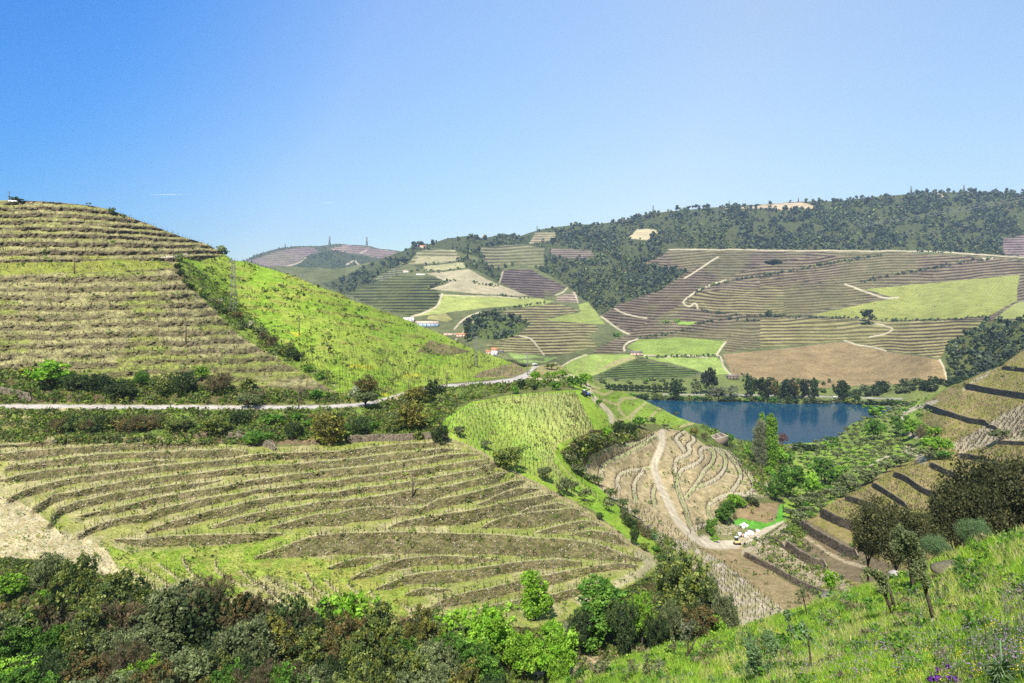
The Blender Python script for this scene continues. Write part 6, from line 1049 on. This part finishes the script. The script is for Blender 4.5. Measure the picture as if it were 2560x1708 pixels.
# railing line of posts along the near shore
# ================================================================ FAR WOODS AND HEDGES
def far_trees(P_, H, cols, name, k=15, wd=.75, r=rng):
    n = len(P_); d = r.normal(size=(n, k, 3)); d /= np.linalg.norm(d, axis=2)[..., None]; c0 = P_[:, None]+(d*r.uniform(.35, 1, (n, k, 1)))*np.stack([H*wd*.5, H*wd*.5, H*.42], 1)[:, None]+np.array([0,0,1.])*H[:, None, None]*.55
    a = d+r.normal(size=(n, k, 3))*.35; b = np.cross(a, r.normal(size=(n, k, 3))); b /= np.linalg.norm(b, axis=2)[..., None]; c_ = np.cross(a, b); c_ /= np.linalg.norm(c_, axis=2)[..., None]; s = (H[:, None, None]*.27)*r.uniform(.6, 1.2, (n, k, 1))
    V = np.stack([c0-b*s, c0-c_*s, c0+b*s, c0+c_*s], 2).reshape(-1, 3); cc = np.repeat(cols, k, 0)*r.uniform(.65, 1.35, (n*k, 1)); return mk_mesh(name, V, np.arange(len(V)).reshape(-1, 4), np.repeat(cc, 4, 0), M_FAR)
def wood_pts(g, Dm, forest, skyf, n, lim):
    w = forest*(g.Y > skyf(g.X)+.5)*(g.Y < lim)*(.15+smooth((fbm(g.X, g.Y*1.6, 34, 4, 501)-.38)/.2)); xs, ys = scatter(g, w, n); return xs, ys, world(xs, ys, g.sample(Dm, xs, ys))
FC = np.array([(.05,.075,.045),(.075,.105,.05),(.04,.06,.04),(.11,.15,.05),(.17,.21,.06),(.13,.11,.07),(.065,.10,.04)])
xs, ys, q = wood_pts(g1, D1f, forest, sk1, 15000, 1040); pn = fbm(xs, ys*1.5, 130, 3, 502); pr = np.where(pn[:, None] > .5, np.array([[.22,.2,.18,.17,.09,.06,.08]]), np.array([[.08,.18,.05,.28,.17,.08,.16]])); pr = pr/pr.sum(1, keepdims=True); ci = (pr.cumsum(1) > rng.random(len(q))[:, None]).argmax(1)
H = q[:, 1]/F*(3.2+10*rng.random(len(q))**1.8)*np.where(ci < 3, 1.15, .75)*np.where(q[:, 1] < 1000, 1.25, 1); ob('wood', far_trees(q, H, FC[ci], 'wood'), kind='stuff')
xs, ys, q = wood_pts(g0, D0f, forest0, sk0, 2600, 800); ci = rng.choice(7, len(q), p=[.3,.2,.2,.15,.03,.05,.07]); ob('distant_wood', far_trees(q, q[:, 1]/F*rng.uniform(2.6, 5.5, len(q)), FC[ci], 'distant_wood', 9), kind='stuff')
# sparse scrub on the open far slopes
w_ = (terr > .5)*.5+((forest < .1) & (terr < .5))*.12; sc_m = w_*(g1.Y > sk1(g1.X)+2)*(g1.Y < 960)*smooth((fbm(g1.X, g1.Y*2, 18, 2, 520)-.6)/.1); xs, ys = scatter(g1, sc_m, 500); q = world(xs, ys, g1.sample(D1f, xs, ys)); ci = rng.choice(7, len(q)); ob('scattered_scrub', far_trees(q, q[:, 1]/F*rng.uniform(2, 4, len(q)), FC[ci], 'scattered_scrub', 8), kind='stuff')
HL = ['dark shrub line climbing across the upper terraces beyond the river','dark shrub line along the top right terraces beyond the river','hedge curving above the bright green vineyard across the river','long hedge under the big light-green vineyard across the river','short hedge between the two green vineyards across the river','hedge along the path above the pale spur field','hedge in the middle of the tan spur fields','small tree clump line on the tan spur','hedge along the lower edge of the tan spur','row of dark round trees beside the curved track on the left spur']
for pl, l_ in zip(HEDGE1, HL):
    s_ = resample([(a, b) for a, b in pl], 5); s_ = s_[rng.random(len(s_)) < .72]; xs = s_[:, 0]+rng.normal(size=len(s_))*1.5; ys = s_[:, 1]+rng.normal(size=len(s_))*1.2+2; q = world(xs, ys, g1.sample(D1f, xs, ys)); ob('hedge', far_trees(q, q[:, 1]/F*rng.uniform(4, 9, len(q)), FC[rng.choice(7, len(q), p=[.25,.2,.15,.15,.1,.05,.1])], 'hedge', 16, 1.0), label=l_, cat='hedge')
# single trees across the river
for a in [('pine','round',1773,988,74,40,'broad dark evergreen towering above the fields across the river'),('dark','tall',1690,1002,54,30,'tall dark eucalyptus left of the abandoned farmhouse'),('dark','tall',1876,1000,64,26,'leftmost tall eucalyptus of the riverside row'),('dark','tall',1903,1002,58,26,'second tall eucalyptus of the riverside row'),('pine','tall',1918,1000,44,20,'short eucalyptus behind the second one in the riverside row'),('rust','tall',1938,1000,50,22,'third eucalyptus of the riverside row, thin crown'),
 ('dark','tall',1958,1002,44,20,'fourth eucalyptus of the riverside row'),('pine','tall',1972,1002,52,26,'fifth eucalyptus of the riverside row'),('rust','tall',1988,1000,44,20,'sixth eucalyptus of the riverside row, brownish crown'),('pine','tall',2010,1002,52,22,'tall straight eucalyptus just right of the middle of the riverside row'),('dark','tall',2036,1004,58,20,'lone narrow dark eucalyptus near the right end of the riverside row'),('dark','round',2100,1010,62,36,'big dark tree ending the riverside row on the right'),
 ('pine','round',2170,805,34,28,'large dark round tree under the big light-green vineyard'),('pine','bush',2168,812,8,30,'dark shadowy shrub below the large dark round tree',0),('dark','bush',1922,792,20,18,'dark tree clump at the left end of the long hedge',0),('pine','bush',1934,660,12,44,'dark pine clump high in the purple terraces',0),('olive','round',1740,985,34,26,'yellow-green poplar below the broad dark evergreen'),('greytwig','round',1825,992,30,50,'greyish leafless grove left of the riverside row'),('greytwig','round',1790,992,26,36,'small greyish leafless grove below the abandoned farmhouse'),
 ('dark','tall',1168,856,46,14,'dark cypress in the side valley'),('pine','round',1010,662,16,22,'dark tree beside the orange-roofed house on the spur'),('lime','bush',1668,808,9,18,'light green round bush above the bright green vineyard, left',0),('lime','bush',1692,806,9,14,'light green round bush above the bright green vineyard, right',0),('green','bush',1540,842,14,22,'bright green bush in the small olive patch',0),
 ('pine','round',1722,523,9,12,'first umbrella pine on the ridge skyline'),('pine','round',1733,522,9,12,'second umbrella pine on the ridge skyline'),('pine','round',1744,521,10,13,'largest umbrella pine on the ridge skyline')]:
    P(*a[:6], a[6], at=atf, **({'trunk': False} if len(a) > 7 else {}))
for i in range(46):
    x = 1470+i*18+random.uniform(-7, 7); k_ = random.choice(['dark','oak','green','olive','dark']); P(k_, 'bush', x, np.interp(x, [1470,1604,1960,2177,2300], [996,1001,1009,1013,1018])+random.uniform(-3, 1), random.uniform(10, 20), random.uniform(20, 32), 'bushy riverside shrub on the far bank of the river', 'riverside shrubs on the far bank', at=atf, trunk=False)
for i in range(60):
    x = random.uniform(1500, 2130); y = random.uniform(950, 992); k_ = random.choice(['olive','dark','green','olive','oak']); P(k_, 'bush', x, y, random.uniform(7, 13), random.uniform(10, 18), 'small round tree on the flat ground beyond the river', 'small trees on the flat beyond the river', at=atf, trunk=False)
for i in range(14):
    x = 1520+i*14.5; P('dark', 'round', x, 976+i*.6, 18, 16, 'dark round tree in the row below the striped dark green field', 'tree row below the dark green field', at=atf)
for i in range(42):
    x = random.uniform(2110, 2420); y = np.interp(x, [2110, 2420], [992, 955])+random.uniform(-12, 12); P(random.choice(['dark','dark','pine','olive']), 'bush', x, y, random.uniform(14, 22), random.uniform(20, 30), 'dark tree of the thick belt at the right end of the far bank', 'tree belt at the right end of the far bank', at=atf, trunk=False)
for x0, y0, w_, h_, l_ in [(375,487,107,1.2,'longer faint vapour trail in the left half of the sky'),(800,508,42,1.0,'short faint vapour trail in the sky above the distant hills')]:
    a = world(np.array(float(x0)), np.array(float(y0)), np.array(20000.)); b = world(np.array(float(x0+w_)), np.array(float(y0-1)), np.array(20000.)); m = MB(); m.tube([a, (a+b)/2, b], [1, 3, 1], 6); ob('vapour_trail', m.mesh('vapour_trail', simple('vapour', (.9,.9,.9))), label=l_, cat='vapour trail')
